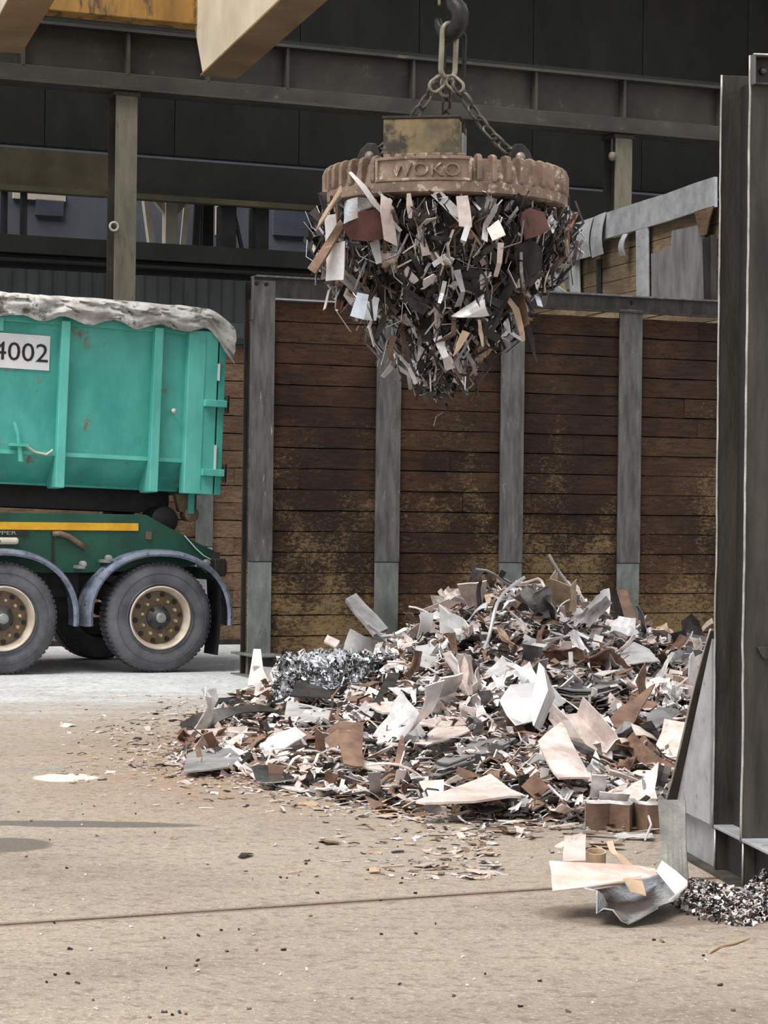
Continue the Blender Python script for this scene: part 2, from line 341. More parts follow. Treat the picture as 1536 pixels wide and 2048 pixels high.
# ------------------------------------------------------------------ floor: slabs with an open joint
fl = MB().box(-60, 60, -30, 90, -.30, -.045).build('floor', M['joint'], kind='structure')
j0, j1 = gnd(0, 1850), gnd(1100, 1778); jd = (j1 - j0).normalized(); jn = Vector((-jd.y, jd.x, 0))
def slab(side):
    edge = []
    for i in range(161):
        s_ = -8 + 16 * i / 160
        w = (.010 + .010 * noise.noise(Vector((s_ * 3, side * 9, 0))) + .004 * noise.noise(Vector((s_ * 14, side * 5, 3)))) * side
        edge.append(j0 + jd * (s_ + 1) + jn * w)
    e0 = edge[0] - jd * 45; e1 = edge[-1] + jd * 45
    far = [e1 + jn * side * 70, e0 + jn * side * 70]
    poly = [e0] + edge + [e1] + far
    me = bpy.data.meshes.new('concrete_slab'); n = len(poly)
    me.from_pydata([(p.x, p.y, 0) for p in poly] + [(p.x, p.y, -.05) for p in poly], [],
                   [tuple(range(n)), tuple(range(2 * n - 1, n - 1, -1))] + [(i, i + n, (i + 1) % n + n, (i + 1) % n) for i in range(n)])
    bm = bmesh.new(); bm.from_mesh(me); bmesh.ops.recalc_face_normals(bm, faces=bm.faces)
    bmesh.ops.triangulate(bm, faces=[f for f in bm.faces if len(f.verts) > 4]); bm.to_mesh(me); bm.free()
    me.materials.append(M['floor']); link('concrete_slab', me, fl)
slab(1); slab(-1)

# ------------------------------------------------------------------ hall behind: runway girder, columns, back wall, roof
B0 = at(250, 180, 30); B0.z = 0
def hall_frame(name, **k): return thing(name, (B0.x, B0.y, 0), YA, **k)
def bx(px, py, off=0.0):                 # along-hall coordinate and height of a photo point on the hall plane offset by off
    d = ray(px, py); o = Vector((0, 0, CAM_H)); t = ((B0 + V * off) - o).dot(V) / d.dot(V); p = o + d * t
    return (p - B0).dot(U), p.z
def hz(py, off=0.0, px=250): return bx(px, py, off)[1]

g = hall_frame('crane_runway_girder', label='grey riveted crane runway girder carried on the hall columns', cat='girder')
ZB = hz(182); ZT = hz(66)
MB().box(-14, 22, .10, .13, ZB + .18, ZT).build('web', M['hall'], g)
MB().box(-14, 22, -.10, .34, ZB, ZB + .035).build('bottom_flange', M['hall'], g)
MB().box(-14, 22, -.06, -.03, ZB + .035, ZB + .22).build('edge_channel', M['hall'], g, bevel=.006)
MB().box(-14, 22, -.10, .34, ZT, ZT + .04).build('top_flange', M['hall'], g)
MB().box(-14, 22, .06, .16, ZT + .04, ZT + .12).build('rail', M['black'], g)
for px in (-170, 45, 255, 415, 573, 825, 1070, 1247, 1440):
    x = bx(px, 120)[0]
    MB().box(x - .02, x + .02, -.06, .10, ZB + .20, ZT).build('stiffener', M['hall'], g)
for px, w in ((253, .29), (1248, .27)):
    x = bx(px, 300)[0]
    c = thing('hall_column', B0 + U * x, YA, label='tall hall column with a small round lamp on its flank' if px > 900 else 'tall olive hall column with a white ring on its flank', cat='column')
    MB().box(-w / 2, w / 2, 0, .03, 0, ZB - .06).build('front_flange', M['hall_col'], c, bevel=.004)
    MB().box(-w / 2, w / 2, .34, .37, 0, ZB).build('back_flange', M['hall'], c)
    MB().box(-.012, .012, .03, .34, 0, ZB).build('web', M['hall'], c)
    MB().box(-w / 2 - .03, w / 2 + .03, -.02, .39, ZB - .06, ZB - .01).build('cap_plate', M['hall'], c)
    MB().box(-.16, .16, -.05, .42, 0, .03).build('base_plate', M['hall'], c)
    if px < 900:
        z = hz(455); ring = [(-w / 2 - .02 + .055 * math.cos(a), -.03, z + .055 * math.sin(a)) for a in [i * math.pi / 8 for i in range(16)]]
        MB().tube(ring, .016, 6, True).build('cable_ring', M['far_lit'], c, True)
        MB().box(-w / 2 - .04, -w / 2, -.02, .02, z - .02, z + .02).build('ring_bracket', M['hall'], c)
    else:
        z = hz(312, 0, 1222)
        MB().lathe([(.001, -.07), (.045, -.055), (.06, 0), (.045, .05), (.001, .065)], 12, (-w / 2 - .05, 0, z), 'z').build('lamp_globe', M['hall_col'], c, True)
        MB().tube([(-w / 2 - .05, .02, z + .05), (-w / 2 - .05, .02, ZB - .08)], .02, 6).build('conduit', M['hall'], c)

OB = 4.2
wb = thing('wall_back', B0 + V * OB, YA, kind='structure')
a390, a305, a290, a480, a545 = hz(388, OB, 100), hz(306, OB, 100), hz(292, OB, 100), hz(478, OB, 100), hz(545, OB, 100)
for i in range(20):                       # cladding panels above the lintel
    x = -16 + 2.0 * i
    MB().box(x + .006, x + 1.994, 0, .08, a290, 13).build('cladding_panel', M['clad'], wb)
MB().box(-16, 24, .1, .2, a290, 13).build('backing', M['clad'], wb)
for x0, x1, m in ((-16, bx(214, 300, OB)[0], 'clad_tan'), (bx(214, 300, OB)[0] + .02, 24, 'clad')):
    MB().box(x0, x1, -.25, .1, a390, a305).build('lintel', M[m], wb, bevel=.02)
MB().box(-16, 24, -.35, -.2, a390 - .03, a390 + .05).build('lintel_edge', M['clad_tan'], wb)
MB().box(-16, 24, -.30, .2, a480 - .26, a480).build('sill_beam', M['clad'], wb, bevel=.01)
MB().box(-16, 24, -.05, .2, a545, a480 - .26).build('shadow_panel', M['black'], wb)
for dz in (.10, .27): MB().tube([(-16, -.25, a480 - .26 - dz), (24, -.25, a480 - .26 - dz)], .03, 6).build('pipe', M['clad'], wb)
m_ = MB(); n = 800; vv = []
for i in range(n + 1):
    x = -16 + 40 * i / n; y = -.30 + (.02 if (i // 2) % 2 else 0)
    vv += [(x, y, 0), (x, y, a545)]
m_.add(vv, [(2 * i, 2 * i + 2, 2 * i + 3, 2 * i + 1) for i in range(n)]).box(-16, 24, -.26, 0, 0, a545)
m_.build('corrugated_sheet', M['corr'], wb)
for px in (520, 455, 640): 
    x = bx(px, 430, OB)[0]; MB().box(x - .11, x + .11, -.1, .2, a480, a390).build('mullion', M['black'], wb)
for px in (47, 8): 
    x = bx(px, 430, OB)[0]; MB().box(x - .03, x + .03, -.1, .1, a480, a390).build('mullion', M['black'], wb)
for a, b_ in ((470, 478),): 
    p = bx(485, 478, OB); q = bx(465, 400, OB); MB().beam((p[0], 0, a480), (q[0], 0, a390), .05, .05).build('brace', M['black'], wb)
# what stands beyond the opening
OF = 10.0
fb = thing('far_building', B0 + V * OF, YA, label='blue-grey building seen through the opening below the lintel', cat='building')
MB().box(-18, 26, 0, .3, 0, 9).build('wall', M['far'], fb)
for (xa, ya, xb, yb, mm) in ((25, 386, 130, 397, 'far_lit'), (70, 402, 126, 430, 'far_glass'), (430, 396, 452, 470, 'far_lit'), (545, 405, 640, 470, 'far_glass')):
    p, q = bx(xa, yb, OF), bx(xb, ya, OF); MB().box(p[0], q[0], -.05, 0, p[1], q[1]).build('window', M[mm], fb)
OY = 6.5
yf = thing('forked_steel_post', B0 + V * OY, YA, label='cream forked post with two raised arms behind the opening', cat='post')
p = bx(340, 440, OY); zt, zm = hz(396, OY, 340), hz(425, OY, 340)
MB().box(p[0] - .10, p[0] + .10, -.1, .1, 0, zt + .5).build('shaft', M['far_lit'], yf)
for s_ in (-1, 1): MB().beam((p[0] + s_ * .06, 0, zm), (p[0] + s_ * .36, 0, zt + .12), .12, .12).build('arm', M['far_lit'], yf)
sb = thing('slanted_brace_frame', B0 + V * (OY + .6), YA, label='pair of slanted grey braces standing beside the cream forked post', cat='brace')
for (xa, xb, mm) in ((312, 283, 'far_lit'), (360, 380, 'far_lit'), (388, 398, 'hall')):
    p, q = bx(xa, 484, OY + .6), bx(xb, 388, OY + .6); MB().beam((p[0], 0, p[1] - .6), (q[0], 0, q[1] + .4), .14 if mm == 'far_lit' and xa < 330 else .06, .1).build('brace', M[mm], sb)
MB().box(p[0] + .12, p[0] + .3, -.1, .2, 0, zt + .5).build('frame_post', M['black'], sb)
# roof over the rear part, side wall of the hall
rf = thing('ceiling', B0, YA, kind='structure')
MB().box(-16, 24, -.6, 6.0, 12.6, 12.8).build('roof_sheet', M['roof'], rf)
for x in range(-15, 24, 5): MB().box(x - .1, x + .1, -.6, 6.0, 12.2, 12.6).build('rafter', M['hall'], rf)
MB().box(16, 16.3, -14, 6, 0, 12.6).build('cladding', M['clad'], hall_frame('wall_right', kind='structure'))

# ------------------------------------------------------------------ crane bridge overhead
GY = 28.4
gt = at(401, 148, GY); gd = Vector((.28, -1, 0)).normalized(); gn = Vector((1, .28, 0)).normalized()
ang = math.atan2(gd.y, gd.x)
cb = thing('crane_bridge', (gt.x, gt.y, 0), ang, label='beige box-girder crane bridge crossing overhead', cat='crane')
gl = gnd(43, 103, gt.z); off = (gl - gt).dot(gn) - .47; lon = (gl - gt).dot(gd)
for o_, l_ in ((0, 0), (off, lon)):
    # local x runs along the girder towards the camera, local y is to the left of it
    y0, y1 = o_, o_ + .47
    poly = [(l_, gt.z), (l_ + 26, gt.z), (l_ + 26, gt.z + 1.35), (l_ - .55, gt.z + 1.35), (l_ - .55, gt.z + .66)]
    MB().prism(poly, y0 + .03, y1 - .03).build('girder', M['beige'], cb)
    MB().box(l_, l_ + 26, y0, y1, gt.z - .025, gt.z).build('bottom_flange', M['flange_tan'], cb)
    MB().box(l_ - .55, l_ + 26, y0, y1, gt.z + 1.35, gt.z + 1.375).build('top_flange', M['beige'], cb)
ce = thing('crane_end_carriage', at(375, 47, GY + .35) * 1, YA, label='rusty yellow end carriage between the two crane girders', cat='crane')
MB().box(-2.6, .9, 0, .35, 0, .75).build('beam', M['crane_yel'], ce, bevel=.01)
for x in (-2.2, .5): MB().lathe([(.16, 0), (.2, .02), (.2, .08), (.16, .1)], 20, (x, .12, -.02)).build('travel_wheel', M['black'], ce, True)

# ------------------------------------------------------------------ divider walls of boards and steel
def rnd_plank(L, h, t, seed):
    m_ = MB(); n = 6; rr = random.Random(seed); e = .004
    for (ya, yb) in ((0, t),):
        P = []
        for i in range(n + 1):
            x = L * i / n; a = rr.uniform(-.003, .004); b_ = rr.uniform(-.004, .003); d = rr.uniform(-.004, .004)
            P.append([(x, ya + e + d, a + .002), (x, ya + d, a + e), (x, ya + d + rr.uniform(-.003, .003), h / 2), (x, ya + d, h - e + b_), (x, ya + e + d, h - .002 + b_), (x, yb, h - .002), (x, yb, .002)])
        k = 7; vv = [q for r_ in P for q in r_]
        m_.add(vv, [(i * k + j, i * k + (j + 1) % k, (i + 1) * k + (j + 1) % k, (i + 1) * k + j) for i in range(n) for j in range(k)] +
               [tuple(range(k)), tuple(range(n * k, n * k + k))])
    return m_.mesh('plank')
def board_rows(parent, bays, rows, m, y=.02, t=.08, split=.25, variants=4, back=None):
    yb = y + t + .016 if back is None else back
    MB().box(min(b[0] for b in bays), max(b[1] for b in bays), yb, yb + .014, rows[0], rows[-1] - .01).build('gap_blocker', M['black'], parent)  # black sheet added to stop light coming through the plank gaps
    for bi, (x0, x1) in enumerate(bays):
        lib = [rnd_plank(x1 - x0 - .004, rows[1] - rows[0] - .004, t, 100 * bi + k) for k in range(variants)]
        half = [rnd_plank((x1 - x0) / 2 - .004, rows[1] - rows[0] - .004, t, 1000 + 100 * bi + k) for k in range(2)]
        for z in rows[:-1]:
            if random.random() < split:
                f = random.choice((.28, .36, .62, .5)); L = x1 - x0
                for a, w in ((0, f), (f, 1 - f)):
                    link('plank', random.choice(half), parent, (x0 + a * L, y + random.uniform(0, .014), z), None, (w * 2, 1, 1), m)
            else: link('plank', random.choice(lib), parent, (x0, y + random.uniform(0, .014), z), None, None, m)

Ow = gnd(492, 1352)
wl = thing('board_divider_wall', Ow, YA, label='wall of dark worn boards between grey steel posts behind the scrap heap', cat='wall')
rows = [-.026 + .2078 * k for k in range(19)]
rows[0] = .0
rows = [.182 - .2078 + .2078 * k for k in range(19)]; rows[0] = .004
cx = [.125, 1.48, 2.862, 4.24, 5.61, 6.98]
board_rows(wl, [(.03, 1.48)] + [(a + .002, b) for a, b in zip(cx[1:-1], cx[2:])], rows[1:], M['wood'])
for a, b in zip([.03] + cx[1:-1], cx[1:]): link('plank', rnd_plank(b - a - .004, .17, .08, 7), wl, (a, .025, .004), None, None, M['wood'])
posts = [(0, .252), (1.347, 1.615), (2.730, 2.998), (4.104, 4.378), (5.48, 5.75), (6.85, 7.12)]
for i, (a, b) in enumerate(posts):
    MB().box(a, b, -.022, .0, 1.128, 3.90 if i == 0 else 3.80).build('post', M['post'], wl, bevel=.004)
    MB().box(a + .003, b - .004, -.016, .0, 0, 1.122).build('post_foot_plate', M['post_low'], wl, bevel=.004)
    if i: MB().box(a + .04, b - .04, .0, .02, 0, 3.8).build('post_spine', M['dark_steel'], wl)
MB().box(.06, .08, .0, .16, 0, 3.86).build('end_web', M['black'], wl)
MB().box(-.005, .24, .155, .175, 0, 3.90).build('end_back_flange', M['dark_steel'], wl, bevel=.004)
MB().prism([(0, 3.715), (0, 3.885), (.012, 3.915), (.03, 3.925), (7.1, 3.925), (7.1, 3.765), (2.73, 3.765), (2.73, 3.715)], -.02, -.004).build('top_channel_web', M['dark_steel'], wl)
MB().box(.03, 7.1, -.085, .10, 3.922, 3.942).build('top_flange', M['post'], wl, bevel=.005)
MB().box(.25, 2.73, -.035, .0, 3.712, 3.728).build('channel_lip', M['web_grey'], wl)  # pale grey paints the lit edge of the lower flange
MB().box(2.73, 7.1, -.06, -.0, 3.76, 3.777).build('channel_lip', M['dark_steel'], wl)
MB().box(0, .02, -.05, .0, 3.5, 3.93).build('corner_plate', M['post'], wl, bevel=.006)
for x, z in ((.055, 3.862), (.155, 3.858), (3.2, 3.87), (4.25, 3.87)): MB().lathe([(.001, -.035), (.02, -.033), (.022, -.02), (.022, -.004)], 8, (x, 0, z)).build('bolt', M['black'], wl)
fw = .26
MB().box(-.06, .26, -.42, .3, .205, .225).build('foot_top_plate', M['post_low'], wl, bevel=.005)
MB().box(.02, .04, -.40, .0, .015, .205).build('foot_web', M['dark_steel'], wl)
MB().box(-.06, .26, -.36, -.345, .015, .205).build('foot_stiffener', M['dark_steel'], wl)
MB().box(-.06, .26, -.42, .3, 0, .015).build('foot_bottom_plate', M['post_low'], wl)

# board wall standing behind the truck, its stronger light put into paler boards
Or = gnd(470, 1288)
wr = thing('board_divider_wall', Or, YA, label='pale board wall standing behind the green truck', cat='wall')
board_rows(wr, [(-.42, 1.0), (-1.62, -.424), (-3.1, -1.624), (-5.0, -3.104)], [.02 + .215 * k for k in range(18)], M['lit_wood'], split=.5)
for px in (422, 250):
    x = -.42 if px == 422 else -1.63
    MB().box(x - .11, x + .11, -.02, .0, 1.2, 3.75).build('post', M['post_low'], wr, bevel=.004)
    MB().box(x - .11, x + .11, -.015, .0, 0, 1.19).build('post_foot_plate', M['web_grey'], wr, bevel=.004)
MB().box(-12, 1.0, -.04, .12, 3.69, 3.76).build('top_rail', M['black'], wr)
MB().box(-12, 1.0, -.02, .0, 3.77, 3.95).build('top_sheet', M['corr'], wr)
MB().box(-12, -5.0, .0, .1, 0, 3.7).build('blocking_sheet', M['corr'], wr)  # wall continued out of view, added to block light behind the truck
MB().box(-12, 1.0, -.10, .12, 0, .06).build('sill', M['dark_steel'], wr)

# taller bin wall on the upper right, pale boards with torn steel bands
Yn, Yf = 27.0, 31.4
pn, pf = at(1436, 355, Yn), at(1145, 452, Yf); ZQ = pn.z
ra = math.atan2(pf.y - pn.y, pf.x - pn.x); RL = (Vector((pf.x, pf.y, 0)) - Vector((pn.x, pn.y, 0))).length
bw = thing('board_divider_wall', (pn.x, pn.y, 0), ra, label='tall pale board wall with torn steel bands beyond the dark board wall', cat='wall')
def rxz(px, py):                          # coordinate along that wall and height, from a photo point
    d = ray(px, py); o = Vector((0, 0, CAM_H)); e = Vector((math.cos(ra), math.sin(ra), 0)); nn = Vector((-e.y, e.x, 0))
    p0 = Vector((pn.x, pn.y, 0)); t = (p0 - o).dot(nn) / d.dot(nn); p = o + d * t
    return (p - p0).dot(e), p.z
# the camera sees the side of negative local y turned to +y: boards lie at y < 0 behind the bands
def plate(poly, y0, y1, name, m, **k):
    return MB().prism([rxz(*p) for p in poly], y0, y1).build(name, m, bw, **k)
xs = [rxz(px, 540)[0] for px in (1432, 1418, 1292, 1172, 1060)]
zr = [3.0 + .19 * k for k in range(13)]
board_rows(bw, [(xs[0], xs[2]), (xs[2] + .004, xs[3]), (xs[3] + .004, xs[4])], zr, M['pale_wood'], y=-.10, t=.07, split=.4, back=-.13)
MB().box(0, RL * 1.4, -.10, -.04, 0, 3.0).build('lower_sheet', M['web_grey'], bw)
top = [(1438, 354), (1400, 366), (1340, 388), (1300, 400), (1235, 421), (1170, 443), (1120, 461), (1122, 478), (1150, 500), (1222, 477), (1280, 461), (1330, 447), (1401, 424), (1438, 414)]
plate(top, .02, .06, 'steel_band', M['web_grey'])
def curl(cxs, name='torn_strap'):
    (xa, ya), (xb, yb), (xc, yc) = cxs
    a, b, c = rxz(xa, ya), rxz(xb, yb), rxz(xc, yc)
    P = []
    for k in range(7):
        t = k / 6; zz = (1 - t) * (a[1] + b[1]) / 2 + t * c[1]; yy = .07 + .06 * math.sin(t * 2.6)
        za = a[1] + (zz - (a[1] + b[1]) / 2); zb = b[1] + (zz - (a[1] + b[1]) / 2)
        P.append([(a[0], yy, za), ((a[0] + b[0]) / 2, yy + .01, (za + zb) / 2), (b[0], yy, zb)])
    MB().sheet(P, .012).build(name, M['web_grey'], bw, 40)
curl(((1160, 448), (1196, 436), (1180, 518))); curl(((1200, 434), (1222, 425), (1212, 512))); curl(((1256, 470), (1266, 468), (1262, 512)))
plate([(1280, 462), (1303, 455), (1304, 594), (1281, 592)], .03, .06, 'post', M['web_grey'], bevel=.004)
plate([(1305, 508), (1345, 494), (1346, 462), (1400, 450), (1414, 480), (1412, 598), (1306, 596)], .0, .02, 'patch_sheet', M['patch'])
plate([(1145, 500), (1164, 492), (1166, 590), (1148, 590)], .03, .06, 'post', M['web_grey'], bevel=.004)
plate([(1060, 520), (1122, 498), (1124, 540), (1112, 568), (1138, 586), (1050, 582)], .0, .02, 'patch_sheet', M['web_grey'])
plate([(1120, 545), (1128, 530), (1140, 545), (1146, 575), (1132, 580)], -.02, -.01, 'torn_edge', M['patch'])
plate([(1400, 424), (1438, 412), (1430, 440), (1424, 470), (1412, 474), (1406, 450)], .06, .075, 'peeling_sheet', M['lit_wood'])
plate([(1417, 480), (1434, 470), (1434, 600), (1420, 600)], .0, .08, 'end_post', M['dark_steel'])
plate([(1196, 520), (1202, 518), (1203, 592), (1197, 592)], .0, .03, 'gap_strip', M['dark_steel'])

# ------------------------------------------------------------------ near steel divider wall on the right with its braced foot
On = Vector((1.535, 9.78, 0)); fd = Vector((-.13, 1, 0)).normalized(); na = math.atan2(-fd.x, fd.y)
nw = thing('steel_divider_wall', On, na, label='sooty steel wall end with braced foot beside the scrap heap', cat='wall')
TH = .455; HT = 3.545
def wavy(x0, y0, y1, z0, z1, wid, name, m, seed=0):
    """upright plate whose left edge is slightly buckled"""
    P = []
    for k in range(25):
        z = z0 + (z1 - z0) * k / 24; w = .006 * noise.noise(Vector((seed, z * 2.3, 1))) + .003 * noise.noise(Vector((seed, z * 9, 4)))
        P.append((x0 + w, z))
    poly = P + [(x0 + wid, z1), (x0 + wid, z0)]
    return MB().prism(poly, y0, y1).build(name, m, nw, bevel=.003)
wavy(0, 0, .016, .215, HT, .62, 'front_flange', M['near_steel'], 1)
wavy(0, TH - .016, TH, .215, HT - .0, .50, 'back_flange', M['near_steel'], 7)
MB().box(.09, .11, .016, TH - .016, .215, HT - .05).build('web', M['black'], nw)  # black paints the shade of the recess between the flanges
for a, y0, y1 in ((.008, 0, .016), (.008, TH - .016, TH)): MB().box(a, a + .30, y0, y1, .015, .20).build('foot_stiffener', M['near_steel'], nw, bevel=.003)
MB().box(-.0, .24, -.75, TH + .62, .200, .215).build('foot_top_plate', M['web_grey'], nw, bevel=.004)
MB().box(.06, .08, -.75, TH, .015, .2).build('foot_web', M['black'], nw)
MB().box(.03, .05, TH, TH + .60, .015, .2).build('foot_web', M['web_grey'], nw)
MB().box(-.02, .26, -.75, TH + .62, 0, .015).build('foot_bottom_plate', M['near_steel'], nw)
MB().prism([(TH, .215), (TH + .60, .215), (TH, 1.04)], -.012, .004, 'x').build('gusset', M['web_grey'], nw)
P = []
for k in range(13):
    t = k / 12; y = TH + .62 * t; z = 1.08 - .87 * t + .02 * math.sin(t * 6); P.append([(-.06 + .045 * (1 - t), y + .015, z), (.02, y, z), (.12, y, z)])
MB().sheet(P, .016).build('brace_flange', M['near_steel'], nw, bevel=.003)
MB().box(.008, .62, -.05, 0, HT - .015, HT).build('top_flange', M['near_steel'], nw, bevel=.003)
MB().box(.02, .62, -.02, 0, HT - .125, HT - .115).build('top_lip', M['near_steel'], nw)
MB().box(.0, .012, -.05, .0, HT - .13, HT).build('corner_plate', M['post'], nw, bevel=.003)
def worn(pts, rad, name='highlight_edge'):  # bright bead along an edge: its highlight put into the colour
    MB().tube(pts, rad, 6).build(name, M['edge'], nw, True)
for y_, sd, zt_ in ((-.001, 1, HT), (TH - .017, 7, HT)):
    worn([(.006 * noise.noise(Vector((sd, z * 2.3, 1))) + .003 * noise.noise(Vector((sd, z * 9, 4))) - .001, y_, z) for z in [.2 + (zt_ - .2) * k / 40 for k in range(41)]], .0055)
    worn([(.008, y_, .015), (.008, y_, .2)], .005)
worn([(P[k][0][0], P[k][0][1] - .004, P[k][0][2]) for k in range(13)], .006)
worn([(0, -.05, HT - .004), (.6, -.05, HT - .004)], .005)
MB().lathe([(.001, -.025), (.012, -.023), (.016, -.015), (.016, 0)], 10, (.055, 0, HT - .066)).build('bolt', M['post'], nw, True)
P = [[(-.06, TH + .64, .21), (.2, TH + .62, .21)], [(-.05, TH + .66, .10), (.2, TH + .62, .10)], [(-.04, TH + .64, .0), (.2, TH + .60, .0)]]
MB().sheet(P, .014).build('foot_nose', M['near_steel'], nw)
lug = [(.055, 1.03), (.13, 1.03)] + [(.13 - .075 * (k / 6) + 0, 1.03 - .055 * math.sin(math.pi * k / 6)) for k in range(1, 6)]
MB().prism(lug, -.02, 0).build('lug', M['near_steel'], nw, bevel=.003)
MB().box(.62, 4.0, .02, .12, .02, HT - .02).build('wall_face', M['near_steel'], nw)
bar = MB().beam(gnd(1470, 1800) + Vector((0, 0, .03)), gnd(1600, 1864) + Vector((0, 0, .03)), .05, .05).build('flat_bar', M['web_grey'], bevel=.004, label='grey steel bar on the floor in front of the metal chips', cat='bar')

# ------------------------------------------------------------------ truck trailer
O = gnd(320, 1346)
tr = thing('tipper_trailer', O, YA, label='dark green tipper trailer chassis with yellow stripe under the container', cat='trailer')
def wheel_meshes():
    W_ = .36
    t = [(.31, .02), (.40, .0), (.47, .004), (.515, .022), (.536, .05), (.542, .07), (.542, W_ - .07), (.515, W_ - .02), (.47, W_), (.31, W_)]
    ty = MB().lathe(t, 64, closed=True)
    for k in range(64):                                     # tread blocks
        a = 2 * math.pi * k / 64
        c, s_ = math.cos(a), math.sin(a); c2, s2 = math.cos(a + .06), math.sin(a + .06)
        for y0, y1 in ((.055, .11), (.125, .235), (.25, .305)):
            ty.add([(r_ * cc, y, r_ * ss) for r_ in (.54, .549) for y in (y0, y1) for cc, ss in ((c, s_), (c2, s2))],
                   [(0, 1, 3, 2), (4, 6, 7, 5), (0, 4, 5, 1), (2, 3, 7, 6), (0, 2, 6, 4), (1, 5, 7, 3)])
    for r_ in (.335, .44): ty.lathe([(r_, .012), (r_ + .004, -.004), (r_ + .01, .012)], 64, closed=True)
    lip = MB().lathe([(.315, .02), (.318, .004), (.306, -.002), (.296, .012), (.288, .05), (.272, .07), (.265, .12), (.28, .13), (.31, .05)], 64, closed=True)
    dz = .105
    rim = MB(); n = 40; holes = 10
    rim.lathe([(.27, .085), (.268, .115), (.20, .10), (.10, .09), (.10, .14), (.268, .15)], 48, closed=True)
    hole = MB().lathe([(.024, .094), (.025, .112)], 12)
    nut = MB().lathe([(.001, .030), (.014, .033), (.020, .05), (.021, .1), (.027, .1), (.027, .11)], 6)
    hub = MB().lathe([(.001, -.02), (.05, -.018), (.066, .0), (.08, .03), (.12, .06), (.122, .1)], 32)
    slot = MB().box(.075, .118, .035, .062, -.016, .016)
    em = MB().lathe([(.001, -.030), (.036, -.030), (.038, -.026), (.046, -.026), (.05, -.022), (.05, -.018)], 28)
    for (x0, x1, z0, z1) in ((-.022, -.006, -.02, .022), (-.006, .02, -.02, -.008), (.004, .02, -.004, .02)): em.box(x0, x1, -.034, -.028, z0, z1)
    return [m_.mesh(nm, 35) for m_, nm in ((ty, 'wheel'), (lip, 'rim_lip'), (rim, 'rim'), (hole, 'vent_hole'), (nut, 'lug_nut'), (hub, 'hub_cap'), (slot, 'hub_slot'), (em, 'hub_emblem'))]
WM = wheel_meshes()
def put_wheel(s_, y, flip, spin):
    w = link('wheel', WM[0], tr, (s_, y, .549), (0, spin, math.pi if flip else 0), None, M['tyre'])
    link('rim', WM[2], w, m=M['rim']); link('rim_lip', WM[1], w, m=M['rim_lip'])
    if flip: return
    link('hub_cap', WM[5], w, m=M['hub']); link('hub_emblem', WM[7], w, m=M['emblem'])
    for k in range(10):
        a = 2 * math.pi * k / 10
        link('lug_nut', WM[4], w, (.178 * math.cos(a), 0, .178 * math.sin(a)), m=M['nut'])
        a += math.pi / 10
        link('vent_hole', WM[3], w, (.232 * math.cos(a), 0, .232 * math.sin(a)), m=M['rubber'])
    for k in range(5): link('hub_slot', WM[6], w, None, (0, 2 * math.pi * k / 5, 0), m=M['rubber'])
put_wheel(0, 0, False, .2); put_wheel(-1.59, 0, False, .5); put_wheel(-3.18, 0, False, .9); put_wheel(-3.18, 2.5, True, 0); put_wheel(0, 2.5, True, 0); put_wheel(-1.59, 2.5, True, 0)  # third axle is out of view, added to darken the ground below
for s_ in (0, -1.59, -3.18): MB().tube([(s_, .2, .549), (s_, 2.3, .549)], .075, 10).build('axle', M['rubber'], tr, True)
def guard(s_):
    P = []; n = 28
    for k in range(n + 1):
        a = R(-6) + R(192) * k / n; ca, sa = math.cos(a), math.sin(a)
        rx, rz = .755, .665; x = s_ + rx * (abs(ca) ** .92) * (1 if ca > 0 else -1); z = .55 + rz * (abs(sa) ** .92 if sa > 0 else -abs(sa) ** .92)
        nx, nzv = ca, sa
        P.append([(x - nx * .055, -.012, z - nzv * .05), (x - nx * .03, -.035, z - nzv * .03), (x - nx * .012, -.03, z - nzv * .012), (x, .0, z), (x + nx * .012, .1, z + nzv * .012), (x + nx * .012, .33, z + nzv * .012), (x, .38, z)])
    MB().sheet(P, .008).build('mudguard', M['guard'], tr, 40)
guard(0); guard(-1.59); guard(-3.18)
def clamp_knob(s_, z):
    k = MB().lathe([(.001, -.03), (.026, -.027), (.032, -.01), (.032, .06)], 12, (s_, .06, z)); k.box(s_ - .06, s_ + .01, .04, .22, z - .045, z - .015)
    k.build('mudguard_clamp', M['emblem'], tr, 35)
for s_, z in ((-.78, 1.08), (-.52, 1.14), (.50, 1.10)): clamp_knob(s_, z)
ch = [(-7, .98), (-.70, .99), (.2, 1.02), (.62, 1.12), (.66, 1.20), (.46, 1.29), (-.10, 1.575), (-7, 1.60)]
MB().prism(ch, .22, .30).build('side_plate', M['green'], tr, bevel=.006)
MB().prism(ch, 2.2, 2.28).build('side_plate', M['green'], tr)
MB().box(-7, -.1, .3, 2.2, 1.30, 1.40).build('deck', M['rubber'], tr)
MB().box(-1.06, -1.04, .205, .22, 1.0, 1.40).build('panel_seam', M['rubber'], tr)
MB().box(-7, -.18, .205, .222, 1.412, 1.487).build('yellow_stripe', M['stripe'], tr)
MB().box(-2.2, -1.30, .205, .222, 1.355, 1.408).build('name_plate', M['ink'], tr)
tm = text_mesh('KIPPER', .062, .003); tm.materials.append(M['emblem'])
link('plate_lettering', tm, tr, (-1.71, .203, 1.362), (R(90), 0, 0), (1.55, .85, 1))
lamp = MB().box(-1.85, -1.40, .17, .22, 1.265, 1.335); lamp.build('marker_lamp', M['far_lit'], tr, bevel=.03)
MB().lathe([(.001, .16), (.014, .162), (.014, .172)], 10, (-1.60, 0, 1.30)).build('lamp_screw', M['ink'], tr)
MB().box(-.10, -.04, .205, .222, 1.325, 1.405).build('reflector', M['rim'], tr)
MB().tube([(-1.06, .20, 1.37), (-.98, .19, 1.375), (-.90, .19, 1.35), (-.80, .19, 1.285), (-.72, .2, 1.235)], .03, 8).build('hose', M['rim'], tr, True)
